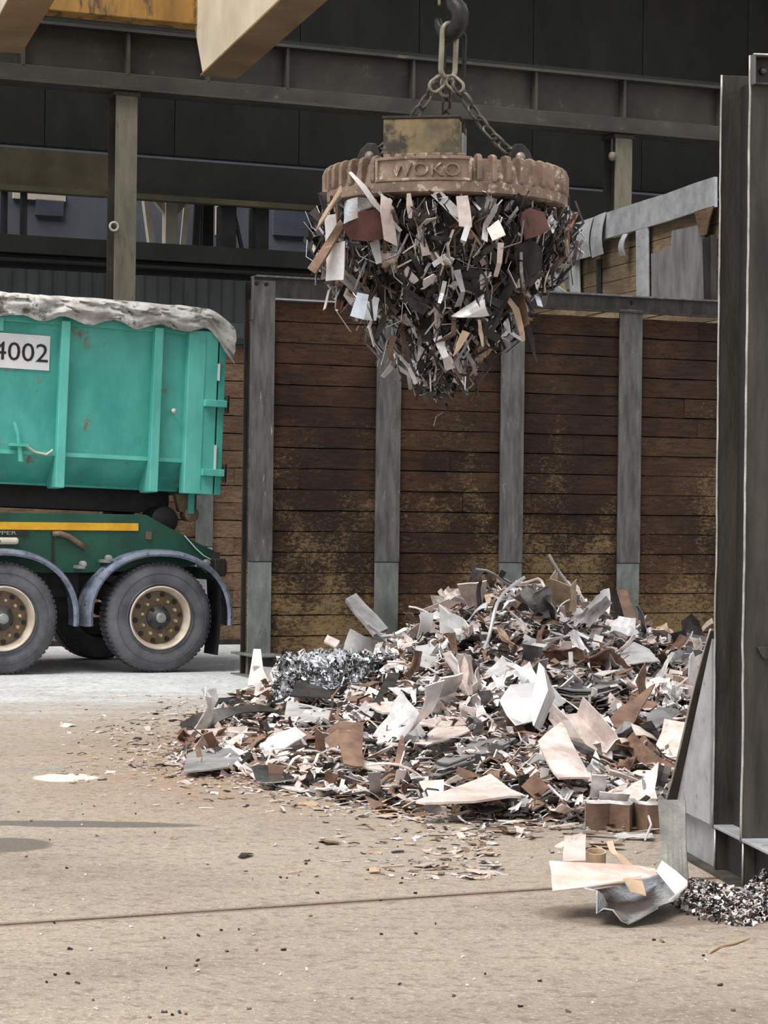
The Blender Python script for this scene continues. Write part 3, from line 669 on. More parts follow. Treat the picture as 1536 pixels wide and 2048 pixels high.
MB().tube([(.30, .20, 1.37), (.42, .19, 1.24), (.5, .19, 1.17), (.6, .2, 1.12)], .006, 6).build('cable', M['white'], tr)
MB().lathe([(.11, .3), (.14, .32), (.14, .7), (.11, .72)], 24, (.13, 0, 1.52)).build('tipping_roller', M['rubber'], tr, 35)
MB().lathe([(.11, 1.8), (.14, 1.82), (.14, 2.2), (.11, 2.22)], 24, (.13, 0, 1.52)).build('tipping_roller', M['rubber'], tr, 35)
MB().box(.60, .64, .2, 2.3, .92, 1.04).build('rear_beam', M['green'], tr)
MB().box(.58, .70, .06, .3, .96, 1.14).build('rear_lamp_box', M['dark_steel'], tr, bevel=.01)
MB().box(.70, .72, .08, .27, .98, 1.12).build('rear_lamp', M['maroon'] if 'maroon' in M else M['rim'], tr)
MB().box(.60, .68, .2, 2.3, 1.10, 1.2).build('tow_bracket', M['hub'], tr)
MB().sheet([[(.62, .02, .95), (.62, .42, .95)], [(.64, .02, .6), (.64, .42, .6)], [(.60, .01, .17), (.60, .42, .17)]], .015).build('mudflap', M['rubber'], tr)
MB().sheet([[(-7, .35, 1.0), (-7, .35, .6)], [(-.75, .35, 1.0), (-.75, .35, .75)]], .02).build('under_panel', M['rubber'], tr)
for y in (.75, 1.6): MB().box(-7, .3, y, y + .15, .95, 1.3).build('main_beam', M['rubber'], tr)

# container on the trailer
ct = thing('roll_off_container', O + V * .05 + Vector((0, 0, 1.8)), YA, label='teal steel roll-off container with upright ribs on the trailer', cat='container')
ct.rotation_euler = Euler((0, .028, YA), 'XYZ')
CZ = -1.8
def cbox(name, x0, x1, y0, y1, z0, z1, m, **k): return MB().box(x0, x1, y0, y1, z0 + CZ, z1 + CZ).build(name, m, ct, **k)
cbox('side_panel', -6.2, .30, .10, .16, 2.13, 3.46, M['teal'])
cbox('side_panel', -6.2, .30, 2.24, 2.30, 2.13, 3.46, M['teal'])
MB().prism([(.10, 2.13 + CZ), (.16, 2.13 + CZ), (.46, 1.84 + CZ), (.40, 1.84 + CZ)], -6.2, .30, 'x').build('lower_slope', M['teal'], ct)
MB().prism([(2.30, 2.13 + CZ), (2.24, 2.13 + CZ), (1.94, 1.84 + CZ), (2.0, 1.84 + CZ)], -6.2, .30, 'x').build('lower_slope', M['teal'], ct)
cbox('floor_plate', -6.2, .30, .40, 2.0, 1.82, 1.86, M['teal'])
cbox('front_panel', -6.2, -6.14, .1, 2.3, 1.86, 3.46, M['teal'])
cbox('crease_strip', -6.2, .24, .085, .10, 2.11, 2.15, M['teal_rib'])
cbox('top_rim', -6.2, .56, .06, .18, 3.40, 3.50, M['teal'], bevel=.01)
for x in (-5.8, -4.85, -3.9, -2.95, -1.985, -1.03, -.075):
    MB().prism([(0, 3.44 + CZ), (.10, 3.44 + CZ), (.10, 2.13 + CZ), (.40, 1.83 + CZ), (.32, 1.79 + CZ), (.0, 1.80 + CZ)], x - .045, x + .045, 'x').build('rib', M['teal_rib'], ct, bevel=.008)
cbox('door_post', .235, .545, -.01, .16, 1.80, 3.44, M['teal_rib'], bevel=.008)
cbox('door_post', .235, .545, 2.24, 2.40, 1.80, 3.44, M['teal_rib'], bevel=.008)
cbox('door_groove', .40, .41, -.016, -.008, 1.85, 3.40, M['teal'])
P = [[(.556, y, 1.80 + CZ + 1.6 * k / 10) for y in (-.0, .1)] for k in range(11)]
cbox('door', .562, .63, .0, 2.3, 1.80, 3.40, M['teal'], bevel=.006)
for z in (2.715, 2.02):
    h_ = cbox('hinge', .405, .64, -.07, .0, z - .035, z + .035, M['teal_rib'], bevel=.006)
    MB().tube([(.65, -.03, z + CZ - .09), (.65, -.03, z + CZ + .09)], .024, 8).build('hinge_pin', M['dark_steel'], h_)
for x, z0, z1 in ((.553, 2.95, 3.12), (.549, 2.05, 2.3)): cbox('door_seal', x - .008, x + .014, -.02, .01, z0, z1, M['white'])
cbox('sign_plate', -2.02, -1.165, .085, .10, 2.945, 3.285, M['white'])
tm = text_mesh('4002', .255, .003); tm.materials.append(M['ink'])
xs_ = [v.co.x for v in tm.vertices]; wd = max(xs_) - min(xs_)
link('sign_number', tm, ct, (-1.185 - .545, .083, 3.025 + CZ), (R(90), 0, 0), (.545 / wd, 1, 1))
hd = MB().tube([(-1.50, .04, 2.42 + CZ), (-1.46, .03, 2.30 + CZ), (-1.42, .04, 2.04 + CZ)], [.022, .02, .026], 8); hd.box(-1.54, -1.36, .0, .09, 2.185 + CZ, 2.215 + CZ)
hd.build('latch_lever', M['teal_rib'], ct)
MB().tube([(-1.38, .05, 2.2 + CZ), (-1.28, .07, 2.14 + CZ), (-1.16, .08, 2.12 + CZ), (-1.1, .06, 2.17 + CZ)], .012, 6).build('latch_cord', M['far_lit'], ct)
MB().lathe([(.001, .0), (.02, .004), (.026, .02), (.014, .04), (.012, .1)], 12, (.11, 0, 2.62 + CZ)).build('tie_knob', M['far_lit'], ct, True)
for x0, z0 in ((-1.70, 3.30),): cbox('tie_hook', x0, x0 + .06, .05, .1, z0, z0 + .14, M['teal_rib'], bevel=.008)
for y in (.62, 1.62): cbox('runner', -6.2, .28, y, y + .18, 1.60, 1.84, M['rubber'])
rb = MB().prism([(.25, 1.80 + CZ), (.48, 1.80 + CZ), (.48, 1.66 + CZ), (.40, 1.60 + CZ), (.30, 1.62 + CZ)], .3, .42); rb.build('roller_bracket', M['rim'], ct, bevel=.01)
MB().lathe([(.05, .22), (.075, .23), (.075, .40), (.05, .41)], 20, (.41, 0, 1.595 + CZ)).build('ground_roller', M['rim'], ct, 35)
cbox('bracket_plate', .36, .42, .20, .23, 1.60, 1.80, M['teal'])

# tarpaulin pulled over the container
P = []; nx, = (150,)
for i in range(nx + 1):
    x = -6.25 + (6.25 + .70) * i / nx; row = []
    drop = .20 + .055 * math.sin(x * 6.6 + .6) ** 2 + .03 * noise.noise(Vector((x * 5, 2, 0)))
    endf = max(0, (x - .38) / .32)
    for k in range(12):
        t = k / 11
        f1 = .04 * noise.noise(Vector((x * 4.2, t * 3, 5))) + .035 * noise.noise(Vector((x * 12 + t * 6, t * 5, 9))) + .015 * noise.noise(Vector((x * 27, t * 9, 2)))
        y = -.045 - .03 * math.sin(t * 3) + f1 * 1.4; z = 3.45 + .22 - (1 - t) * 0 - drop * (1 - t) - .0
        row.append((x + .03 * noise.noise(Vector((x * 3, t * 2, 1))), y + .10 * max(0, t - .75), z + CZ + f1 * .4 - .30 * endf ** 1.6 * (.6 + .4 * (1 - t))))
    for k in range(1, 9):
        t = k / 8
        row.append((x, .0 + 2.4 * t, 3.68 + CZ + .05 * math.sin(math.pi * t) + .03 * noise.noise(Vector((x * 2, t * 4, 7))) - .30 * endf ** 1.6))
    for k in range(1, 4): row.append((x, 2.44, 3.68 + CZ - .08 * k))
    P.append(row)
tp = MB().sheet(P, .006).build('tarpaulin', M['tarp'], None, 60, label='dirty white tarpaulin pulled over the top of the teal container', cat='tarpaulin')
tp.location = ct.location; tp.rotation_euler = ct.rotation_euler

# ------------------------------------------------------------------ lifting magnet
MC = Vector((.425, 17.0, 0)); MR = .905; MZ0, MZ1 = 3.845, 4.115
mg = thing('lifting_magnet', (MC.x, MC.y, MZ0), 0, label='round rusty lifting magnet with ribbed rim hanging from chains', cat='magnet')
H_ = MZ1 - MZ0
body = MB().lathe([(.30, .0), (MR - .02, .0), (MR, .015), (MR, .085), (MR - .03, .10), (MR - .062, H_ - .05), (MR - .085, H_ - .005), (.30, H_ + .03)], 96, ax='z')
body.build('body', M['magnet'], mg, 40)
MB().lathe([(.30, H_ + .03), (.34, H_ + .03), (.34, H_ + .08), (.1, H_ + .09)], 40, ax='z').build('core_cap', M['magnet'], mg, 40)
def pol(r_, a, z): return (r_ * math.sin(a), -r_ * math.cos(a), z)
rib = MB()
w = .0185
rp = [(MR - .045, .085), (MR - .002, .09), (MR + .006, .11), (MR + .006, H_ - .035), (MR - .010, H_ + .005), (MR - .045, H_ + .02), (MR - .10, H_ + .015), (MR - .10, H_ - .02)]
rib.prism([(-r_, z) for r_, z in rp], -w, w, 'x')
ribm = rib.mesh('rim_rib')
a0, a1 = R(-34), R(9.5)
step = R(7.2); a = a1 + R(4.5)
while a < 2 * math.pi + a0 - R(2):
    o = link('rim_rib', ribm, mg, None, (0, 0, a), None, M['magnet'])
    bmod = o.modifiers.new('bevel', 'BEVEL'); bmod.width = .008; bmod.segments = 2
    a += step
def ring_band(aa, ab, z0, z1, r0, r1, n=24):
    m_ = MB(); vv = []
    for k in range(n + 1):
        t = aa + (ab - aa) * k / n; vv += [pol(r0, t, z0), pol(r1, t, z0), pol(r1, t, z1), pol(r0, t, z1)]
    return m_.add(vv, [(4 * k + j, 4 * k + (j + 1) % 4, 4 * k + 4 + (j + 1) % 4, 4 * k + 4 + j) for k in range(n) for j in range(4)] + [(0, 1, 2, 3), (4 * n, 4 * n + 1, 4 * n + 2, 4 * n + 3)])
pan = ring_band(a0 + .01, a1 - .01, .10, H_ - .012, MR - .08, MR - .012)
pan.build('name_panel', M['magnet'], mg, 30)
frm = ring_band(a0, a1, .088, .108, MR - .02, MR + .006); frm.v += []; 
frm2 = ring_band(a0, a1, H_ - .03, H_ - .008, MR - .03, MR + .004)
for f_, nm in ((frm, 'panel_border'), (frm2, 'panel_border')): f_.build(nm, M['magnet'], mg, 30, bevel=.004)
for aa in (a0, a1): ring_band(aa - .012, aa + .012, .09, H_ - .01, MR - .08, MR + .005, 2).build('panel_border', M['magnet'], mg)
for k in range(7):
    aa = a0 + (a1 - a0) * (k + .5) / 7
    o = MB().box(-.03, .03, -(MR - .05), -(MR - .10), H_ - .01, H_ + .022).build('rim_lug', M['magnet'], mg, bevel=.008); o.rotation_euler = (0, 0, aa)
tm = text_mesh('WOKO', .135, .016); xs_ = [v.co.x for v in tm.vertices]; x0_, x1_ = min(xs_), max(xs_)
for v in tm.vertices:
    t = (v.co.x - x0_) / (x1_ - x0_); aa = R(-26.5) + (R(5.2) - R(-26.5)) * t
    v.co = Vector(pol(MR - .010 + v.co.z, aa, .122 + v.co.y))
tm.materials.append(M['magnet']); link('raised_lettering', tm, mg)
def boxed(name, x0, x1, y0, y1, z0, z1, m, par=None, bev=.008):
    o = MB().box(x0, x1, y0, y1, z0, z1).build(name, m, par or mg, bevel=bev)
    if par is None: o.location = (-.17, -.42, H_ + .02); o.rotation_euler = (0, 0, R(-9))
    return o
tbx = boxed('terminal_box', -.27, .275, -.17, .30, -.02, .285, M['box_yel'])
boxed('box_lid', -.278, .283, -.178, .308, .285, .305, M['hook'], tbx, .004)
boxed('side_cover', .275, .292, -.05, .16, .02, .20, M['web_grey'], tbx, .004)
boxed('side_opening', .275, .285, .0, .12, .205, .275, M['black'], tbx, .0)
lugs = [(-.545, -.06, R(-80)), (.525, -.10, R(78)), (.02, .56, R(180))]
for lx, ly, la in lugs:
    lg = None
    for s_ in (-1, 1):
        pts = [(-.10, .0), (-.085, .11), (-.04, .195), (.02, .20), (.075, .15), (.14, .0)]
        o = MB().prism(pts, s_ * .05 - .014, s_ * .05 + .014).build('chain_lug', M['dark_steel'], mg, bevel=.008)
        o.location = (lx, ly, H_ + .005); o.rotation_euler = (0, 0, la - R(90) if lx else 0); lg = o
        if lx and abs(lx) > .3: o.rotation_euler = (0, 0, R(14) if lx > 0 else R(180 - 14))
    o = MB().tube([(0, -.085, .10), (0, .085, .10)], .034, 12).build('lug_pin', M['ring'], mg, True)
    o.location = (lx, ly, H_ + .005); o.rotation_euler = lg.rotation_euler

# rings, chains, hook
def stadium(L, W_, r_, n=10):
    pts = []; h = L / 2 - W_ / 2
    for k in range(n + 1): a = math.pi * k / n; pts.append((W_ / 2 * math.cos(a), 0, h + W_ / 2 * math.sin(a)))
    for k in range(n + 1): a = math.pi + math.pi * k / n; pts.append((W_ / 2 * math.cos(a), 0, -h + W_ / 2 * math.sin(a)))
    return MB().tube(pts, r_, 8, True)
top_p = Vector((.437, 16.98, 5.02))
ml = stadium(.40, .135, .021, 12).build('master_link', M['ring'], None, True, label='long worn steel link hung on the crane hook', cat='link')
ml.location = top_p; ml.rotation_euler = (R(3), 0, R(38))
ml2 = stadium(.42, .16, .018, 12).build('master_link', M['hook'], None, True, label='dark steel link hung on the crane hook behind the bright one', cat='link')
ml2.location = top_p + Vector((.045, .10, -.02)); ml2.rotation_euler = (0, R(2), R(20))
hub_p = Vector((.425, 16.98, 4.80))
for dx, rr, nm in ((-.07, R(52), 'small curved steel ring joining the left chain to the long link'), (.06, R(-48), 'small steel ring joining the right chain to the long link'), (.0, R(8), 'small steel ring joining the rear chain to the long link')):
    o = stadium(.15, .085, .013).build('coupling_ring', M['ring'], None, True, label=nm.replace('left chain', 'box-side chain').replace('right chain', 'bare-side chain'), cat='ring')
    o.location = hub_p + Vector((dx, (-.03 if dx else .05), -.03)); o.rotation_euler = (0, rr, R(30 if dx < 0 else -20))
lk = stadium(.118, .074, .0125, 6).mesh('chain_link', True)
names = ['sagging steel chain behind the yellow box of the magnet', 'steel chain slanting down to the bare side of the magnet', 'short steel chain hidden behind the yellow box']
for ci, (lx, ly, la) in enumerate(lugs):
    p0 = hub_p + Vector(((-.10, -.03, -.07), (.09, -.03, -.06), (.0, .06, -.08))[ci]); p1 = Vector((MC.x + lx * .94, MC.y + ly * .94, MZ1 + .13))
    ctg = thing('lifting_chain', p0, 0, label=names[ci], cat='chain')
    d = p1 - p0; n = max(4, round(d.length / .088)); sagd = .05
    for k in range(n + 1):
        t = k / n; p = d * t + Vector((0, 0, -sagd * math.sin(math.pi * t)))
        dd = d + Vector((0, 0, -sagd * math.pi * math.cos(math.pi * t)))
        q = dd.to_track_quat('Z', 'Y').to_matrix() @ Matrix.Rotation(R(45 + 90 * (k % 2)), 3, 'Z')
        link('chain_link', lk, ctg, p, q.to_euler(), None, M['chain'])
hk = thing('crane_hook', top_p + Vector((0, 0, .14)), 0, label='black crane hook carrying the magnet links', cat='hook')
pts = [(-.005, 0, .62), (0, 0, .42), (.01, 0, .30)]; rs = [.04, .045, .05]
for k in range(11):
    a = R(60) - R(245) * k / 10; pts.append((.0 + .10 * math.cos(a), 0, .10 + .11 * math.sin(a))); rs.append(.066 if k < 7 else .066 - .011 * (k - 6))
MB().tube(pts, rs, 12).build('hook_body', M['hook'], hk, True).rotation_euler = (0, 0, R(-35))
MB().box(-.01, .01, -.02, .02, .10, .34).build('safety_latch', M['box_yel'], hk).location = (-.075, 0, .10)
blk = thing('hook_block', hk.location + Vector((0, 0, .6)), 0, label='black pulley block above the crane hook', cat='block')
MB().prism([(-.2, .0), (.2, .0), (.26, .2), (.26, .5), (.12, .62), (-.12, .62), (-.26, .5), (-.26, .2)], -.12, .12).build('cheek', M['hook'], blk, bevel=.02)
MB().lathe([(.2, -.2), (.26, -.19), (.26, -.14), (.2, -.13)], 28, (0, 0, .35)).build('sheave', M['hook'], blk, True)
for s_ in (-1, 1): MB().tube([(s_ * .2, 0, .4), (s_ * .2, 0, 2.9)], .014, 6).build('rope', M['hook'], blk)
trl = thing('crane_trolley', (MC.x, MC.y, gt.z + 1.385), ang, label='crane trolley resting on the two beige girders', cat='crane')
MB().box(-.7, .7, -2.2, 2.0, 0, .18).build('frame', M['crane_yel'], trl, bevel=.01)
MB().lathe([(.001, -.6), (.22, -.6), (.22, .6), (.001, .6)], 24, (0, 0, .42)).build('rope_drum', M['hook'], trl, True)

# ------------------------------------------------------------------ scrap pieces
def scrap_mesh(kind, rr):
    m_ = MB()
    if kind in ('plate', 'sheet', 'strip', 'crumpled', 'channel', 'shard'):
        L, W_, n, k = {'plate': (1, rr.uniform(.45, .9), 4, 3), 'sheet': (1, rr.uniform(.5, 1.0), 7, 4), 'strip': (1, rr.uniform(.07, .18), 9, 2),
                       'crumpled': (1, rr.uniform(.6, 1.0), 8, 7), 'channel': (1, rr.uniform(.25, .4), 4, 5), 'shard': (1, rr.uniform(.2, .5), 4, 3)}[kind]
        bend = rr.uniform(-.3, .3) if kind == 'plate' else rr.uniform(-1.5, 1.5) if kind in ('sheet', 'strip') else rr.uniform(-.6, .6)
        twist = rr.uniform(-.25, .25) if kind == 'plate' else rr.uniform(-.9, .9) if kind != 'channel' else 0
        so = rr.uniform(0, 50); amp = {'plate': .02, 'sheet': .07, 'strip': .02, 'crumpled': .20, 'channel': .01, 'shard': .04}[kind]
        tap0, tap1 = rr.uniform(.5, 1), rr.uniform(.25, 1); sk = rr.uniform(-.35, .35)
        if kind == 'shard': tap1 = rr.uniform(.02, .3)
        if kind == 'strip': tap0 = tap1 = 1; sk = 0
        fold = rr.uniform(.3, .7); fa = rr.choice((0, 0, rr.uniform(-1.3, 1.3))) if kind in ('plate', 'sheet') else 0
        x = z = ang_ = 0; P = []
        for i in range(n + 1):
            t = i / n; row = []
            w = W_ * (tap0 + (tap1 - tap0) * t) * (rr.uniform(.78, 1.12) if kind in ('plate', 'sheet', 'shard', 'crumpled') else 1)
            for j in range(k + 1):
                s_ = j / k - .5; yy = s_ * w + sk * W_ * (t - .5); up = amp * noise.noise(Vector((t * 3.1 + so, s_ * 3.1, so))) * 2
                if kind == 'channel': yy = (-.5, -.5, 0, .5, .5, .5)[j] * W_ if k == 5 else yy; up += (.2, 0, 0, 0, .2, .2)[j] * (1 if j not in (0,) else 1) - (.0)
                tw = twist * (t - .5) * 2 * s_ * w
                row.append(Vector((x - math.sin(ang_) * (up + tw), yy + .02 * rr.uniform(-1, 1) * (kind != 'strip'), z + math.cos(ang_) * (up + tw))))
            P.append(row)
            if fa and abs(t - fold) < .5 / n + 1e-6: ang_ += fa
            ang_ += bend / n; x += math.cos(ang_) * L / n; z += math.sin(ang_) * L / n
        if kind == 'channel': P = [[p for j, p in enumerate(r_) if j < 5] for r_ in P]
        c = sum((p for r_ in P for p in r_), Vector()) / sum(len(r_) for r_ in P)
        P = [[p - c for p in r_] for r_ in P]
        m_.sheet(P, rr.uniform(.010, .02) if kind != 'plate' else rr.uniform(.012, .03))
    elif kind == 'angle':
        W_ = rr.uniform(.12, .2); t = .02
        poly = [(0, 0), (W_, 0), (W_, t), (t, t), (t, W_), (0, W_)]
        m_.prism([(a - W_ / 3, b - W_ / 3) for a, b in poly], -.5, .5, 'x')
    elif kind == 'rod':
        so = rr.uniform(0, 50); b = rr.uniform(.05, .35)
        m_.tube([(t - .5, b * noise.noise(Vector((t * 1.6 + so, 0, 0))), b * noise.noise(Vector((0, t * 1.6 + so, 3)))) for t in [k / 9 for k in range(10)]], rr.uniform(.010, .02), 6)
    elif kind == 'pipe':
        r_ = rr.uniform(.1, .2)
        m_.lathe([(r_, -.5), (r_ + .02, -.5), (r_ + .02, .5), (r_, .5)], 14, closed=True)
    return m_.mesh('scrap_' + kind, 35 if kind in ('sheet', 'crumpled', 'rod', 'pipe', 'strip') else False)
RR = random.Random(5)
LIB = {k: [scrap_mesh(k, RR) for _ in range(n)] for k, n in (('plate', 10), ('sheet', 9), ('strip', 9), ('crumpled', 6), ('channel', 4), ('shard', 8), ('angle', 3), ('rod', 5), ('pipe', 2))}
WORD = {'plate': 'steel plate offcut', 'sheet': 'curled metal sheet', 'strip': 'thin bent strip', 'crumpled': 'crumpled metal sheet', 'channel': 'folded channel offcut',
        'shard': 'pointed metal shard', 'angle': 'steel angle bar offcut', 'rod': 'bent steel rod', 'pipe': 'short pipe offcut'}
HUE = {'light': 'bright silver', 'pink': 'dull pinkish', 'grey': 'grey', 'rust': 'rust-brown', 'tan': 'tan', 'dark': 'black', 'white': 'white', 'maroon': 'maroon', 'shiny': 'mirror-bright'}
SIZE_ = {'plate': .3, 'sheet': .27, 'strip': .5, 'crumpled': .28, 'channel': .42, 'shard': .33, 'angle': .55, 'rod': .7, 'pipe': .22}
def place_of(X, Y, z):
    if z > 2:
        side = 'box side' if X < MC.x - .25 else 'bare-chain side' if X > MC.x + .25 else 'middle'
        lev = 'close under the rim' if z > 3.62 else 'in the middle' if z > 3.25 else 'at the dangling tip'
        return f'{lev} of the magnet load, {side}'
    if Y > 20.5: return 'on the crest by the bale' if X < .2 else 'on the heap crest by the board wall' if X < 1.6 else 'on the crest below the leaning rail'
    if Y > 16.5: return 'on the truck side of the heap' if X < -.2 else 'around the white crumpled sheet' if X < 1.3 else 'on the steel-wall side of the heap'
    if Y > 13.3: return 'by the upright brown plate' if X < .3 else 'around the leaning rectangular plate'
    return 'at the front edge of the heap'
def put_scrap(kind, hue, loc, rot, s_, where, group):
    o = link({'plate': 'plate_offcut', 'sheet': 'curled_sheet', 'strip': 'metal_strip', 'crumpled': 'crumpled_sheet', 'channel': 'channel_offcut', 'shard': 'metal_shard', 'angle': 'angle_offcut', 'rod': 'bent_rod', 'pipe': 'pipe_offcut'}[kind],
             RR.choice(LIB[kind]), None, loc, rot, (s_, s_, s_), S[hue])
    g_ = WORD[kind] + 's'
    if loc[2] > 2: rel = s_ / (SIZE_[kind] * .72)
    else: rel = s_ / SIZE_[kind]
    sz = 'small ' if rel < .85 else 'large ' if rel > 1.2 else ''
    pl = place_of(*loc)
    return tag(o, f'{sz}{HUE[hue]} {WORD[kind]} {pl}', 'scrap', f'{sz}{HUE[hue]} {g_} {pl}')

# heap outline and height
def heap_edge(Y):                          # left and right edge at distance Y
    pts = [(11.7, .75, 1.2), (12.5, -.05, 1.62), (13.4, -.70, 1.95), (14.2, -1.25, 2.2), (16.8, -1.36, 2.6), (18.5, -1.30, 2.9), (20.2, -1.20, 3.15), (22.3, -.75, 3.5), (24.6, 1.9, 3.9)]
    if Y <= pts[0][0]: return pts[0][1:]
    for (a, l0, r0), (b, l1, r1) in zip(pts, pts[1:]):
        if Y <= b: t = (Y - a) / (b - a); return l0 + (l1 - l0) * t, r0 + (r1 - r0) * t
    return pts[-1][1:]
def sm(t): t = max(0, min(1, t)); return t * t * (3 - 2 * t)
def heap(X, Y):
    l, r_ = heap_edge(Y)
    front = sm((Y - 11.9) / 9.2)
    lat = sm((X - l) / 1.5)
    ridge = .26 + .58 * math.exp(-((X - 1.25) / 1.05) ** 2)
    z = ridge * (.10 * sm((Y - 11.8) / 1.2) + .90 * front) * lat
    z += .06 * noise.noise(Vector((X * 1.7, Y * 1.1, 0))) * lat * sm((Y - 12) / 2)
    return max(0, z)
def wall_y(X): return Ow.y + (X - Ow.x) * math.tan(YA)
m_ = MB(); nx, ny = 70, 120; vv = []
for j in range(ny + 1):
    Y = 11.8 + 13.0 * j / ny; l, r_ = heap_edge(Y)
    for i in range(nx + 1):
        X = l + (r_ - l) * i / nx; Yc = min(Y, wall_y(X) - .06)
        z = heap(X, Yc) - .05 + .05 * noise.noise(Vector((X * 7, Yc * 7, 2))) + .03 * noise.noise(Vector((X * 19, Yc * 19, 5)))
        e = min(i, nx - i, j * 2) / 3
        vv.append((X, Yc, max(-.02, z * min(1, e)) if e < 1 else max(-.01, z)))
m_.add(vv, [(j * (nx + 1) + i, j * (nx + 1) + i + 1, (j + 1) * (nx + 1) + i + 1, (j + 1) * (nx + 1) + i) for j in range(ny) for i in range(nx)])
M['core'] = surf('heap_fines', (36, 28, 25), (82, 66, 56), 14, rough=.8, c3=(140, 122, 108), p3=.64, sc3=30, vary=0, bmp=.6)
m_.build('scrap_fines', M['core'], None, label='dark bed of small scrap and dirt under the heap', cat='scrap', kind='stuff')

HL = ['light', 'pink', 'grey', 'rust', 'tan', 'dark', 'white', 'shiny']
def bit(m_, p, size, rot, asp, thick=.003, bendy=.3):
    q = rot.to_matrix(); hx, hy = size / 2, size * asp / 2; P = []
    b = RR.uniform(-bendy, bendy) * size
    for x, zz in ((-1, 0), (0, b), (1, 0)):
        w = RR.uniform(.5, 1.1)
        P.append([Vector(p) + q @ Vector((x * hx, s_ * hy * w, zz)) for s_ in (-1, 1)])
    m_.sheet(P, thick)
# pieces that can be told apart; grids of (px, py, distance) put each at its place on the heap
TAKEN = [(560, 790, 1310, 1432, 18.0)]
def heap_hit(px, py):                      # distance at which the line of sight meets the heap or the floor
    Y = 8.0
    while Y < 24:
        p = at(px, py, Y)
        if p.z <= heap(p.x, p.y) * .92: return Y
        Y += .03
    return None
def piece(name, hue, rows, t, label, cat='scrap', smooth=False, sub=0, parent=None, fwd=.5):
    flat = [p for r_ in rows for p in r_]
    if flat[0][1] > 1150:                   # lies on the heap: seat its lowest point there
        low = max(flat, key=lambda p: p[1]); hit = heap_hit(low[0], low[1] - 3)
        if hit and low[2] > 11.5 and low[2] < 21.5:
            dY = hit - fwd - low[2]; rows = [[(a, b, c + dY) for a, b, c in r_] for r_ in rows]
            TAKEN.append((min(p[0] for p in flat), max(p[0] for p in flat), min(p[1] for p in flat), max(p[1] for p in flat), hit))
    P = [[at(*p) for p in r_] for r_ in rows]
    if len(P[0]) == 2: P = [[a.lerp(b, k / 3) for k in range(4)] for a, b in P]
    if len(P) < 4 and not sub:
        Q = []
        for a, b in zip(P, P[1:]): Q += [a] + [[p.lerp(q, k / 3) for p, q in zip(a, b)] for k in (1, 2)]
        P = Q + [P[-1]]
    if sub:                                 # finer grid with a smooth bend
        for _ in range(sub):
            Q = []
            for a, b in zip(P, P[1:]): Q += [a, [(p + q) / 2 for p, q in zip(a, b)]]
            P = Q + [P[-1]]
            for i in range(1, len(P) - 1):
                P[i] = [(P[i][j] * 2 + P[i - 1][j] + P[i + 1][j]) / 4 for j in range(len(P[i]))]
    c = sum((p for r_ in P for p in r_), Vector()) / sum(len(r_) for r_ in P)
    size = max((p - c).length for r_ in P for p in r_)
    P = [[p - c + Vector([size * .04 * noise.noise((p - c) * (1.9 / size) + Vector((len(label) + 11 * k, k, 0))) for k in range(3)]) for p in r_] for r_ in P]
    o = MB().sheet(P, t).build(name, S[hue], parent, 40 if smooth else False); o.location = c
    return tag(o, label, cat)
piece('plate_offcut', 'grey', [[(690, 1200, 21.6), (712, 1190, 21.75)], [(748, 1272, 21.2), (775, 1258, 21.4)]], .03, 'long grey flat bar leaning up against the board wall', 'bar')
piece('curled_sheet', 'grey', [[(700, 1257, 20.4), (686, 1300, 20.2)], [(725, 1272, 20.3), (712, 1308, 20.1)], [(752, 1283, 20.5), (742, 1318, 20.3)]], .012, 'curved grey plate standing at the foot of the leaning bar', smooth=True, sub=1)
piece('plate_offcut', 'pink', [[(655, 1272, 20.3), (648, 1284, 20.2)], [(680, 1283, 20.2), (672, 1296, 20.1)]], .02, 'small pink square offcut behind the crushed bale')
def as_part(o, whole, name):               # make a hand-placed piece a part of another
    o.name = name; o.location = o.location - whole.location; o.parent = whole
    del o['category']
    return o
rail = piece('angle_offcut', 'rust', [[(1234, 1180, 22.7), (1248, 1232, 22.5), (1272, 1290, 22.2)], [(1254, 1182, 22.7), (1272, 1234, 22.5), (1306, 1292, 22.2)]], .03, 'rust-brown rail leaning on the board wall post', 'bar')
as_part(piece('angle_offcut', 'dark', [[(1223, 1186, 22.8), (1226, 1240, 22.6), (1228, 1262, 22.5)], [(1234, 1180, 22.7), (1248, 1240, 22.5), (1262, 1290, 22.3)]], .02, 'black side of the rusty rail leaning on the board wall', 'bar'), rail, 'rail_side')
piece('plate_offcut', 'dark', [[(1096, 1210, 22.3), (1090, 1228, 22.1)], [(1124, 1197, 22.4), (1118, 1244, 22.1)], [(1152, 1236, 22.3), (1135, 1254, 22.1)]], .015, 'dark grey plate standing on the heap crest against the boards')
piece('plate_offcut', 'maroon', [[(996, 1180, 22.3), (994, 1222, 22.1)], [(1028, 1182, 22.3), (1028, 1222, 22.1)]], .02, 'brown plate sticking up on the crest of the heap')
piece('plate_offcut', 'rust', [[(1032, 1180, 22.4), (1034, 1216, 22.2)], [(1052, 1182, 22.4), (1056, 1212, 22.2)]], .02, 'rusty plate sticking up on the crest beside the brown one')
piece('crumpled_sheet', 'white', [[(1000, 1400, 17.3), (1010, 1432, 17.1), (1030, 1452, 17.0)], [(1022, 1368, 17.6), (1045, 1402, 17.2), (1052, 1448, 16.9)], [(1056, 1368, 17.7), (1080, 1392, 17.3), (1075, 1440, 17.0)], [(1076, 1366, 17.8), (1110, 1400, 17.5), (1100, 1424, 17.2)], [(1104, 1372, 17.9), (1132, 1406, 17.7), (1122, 1412, 17.5)]], .008, 'big bright white crumpled sheet in the middle of the heap')
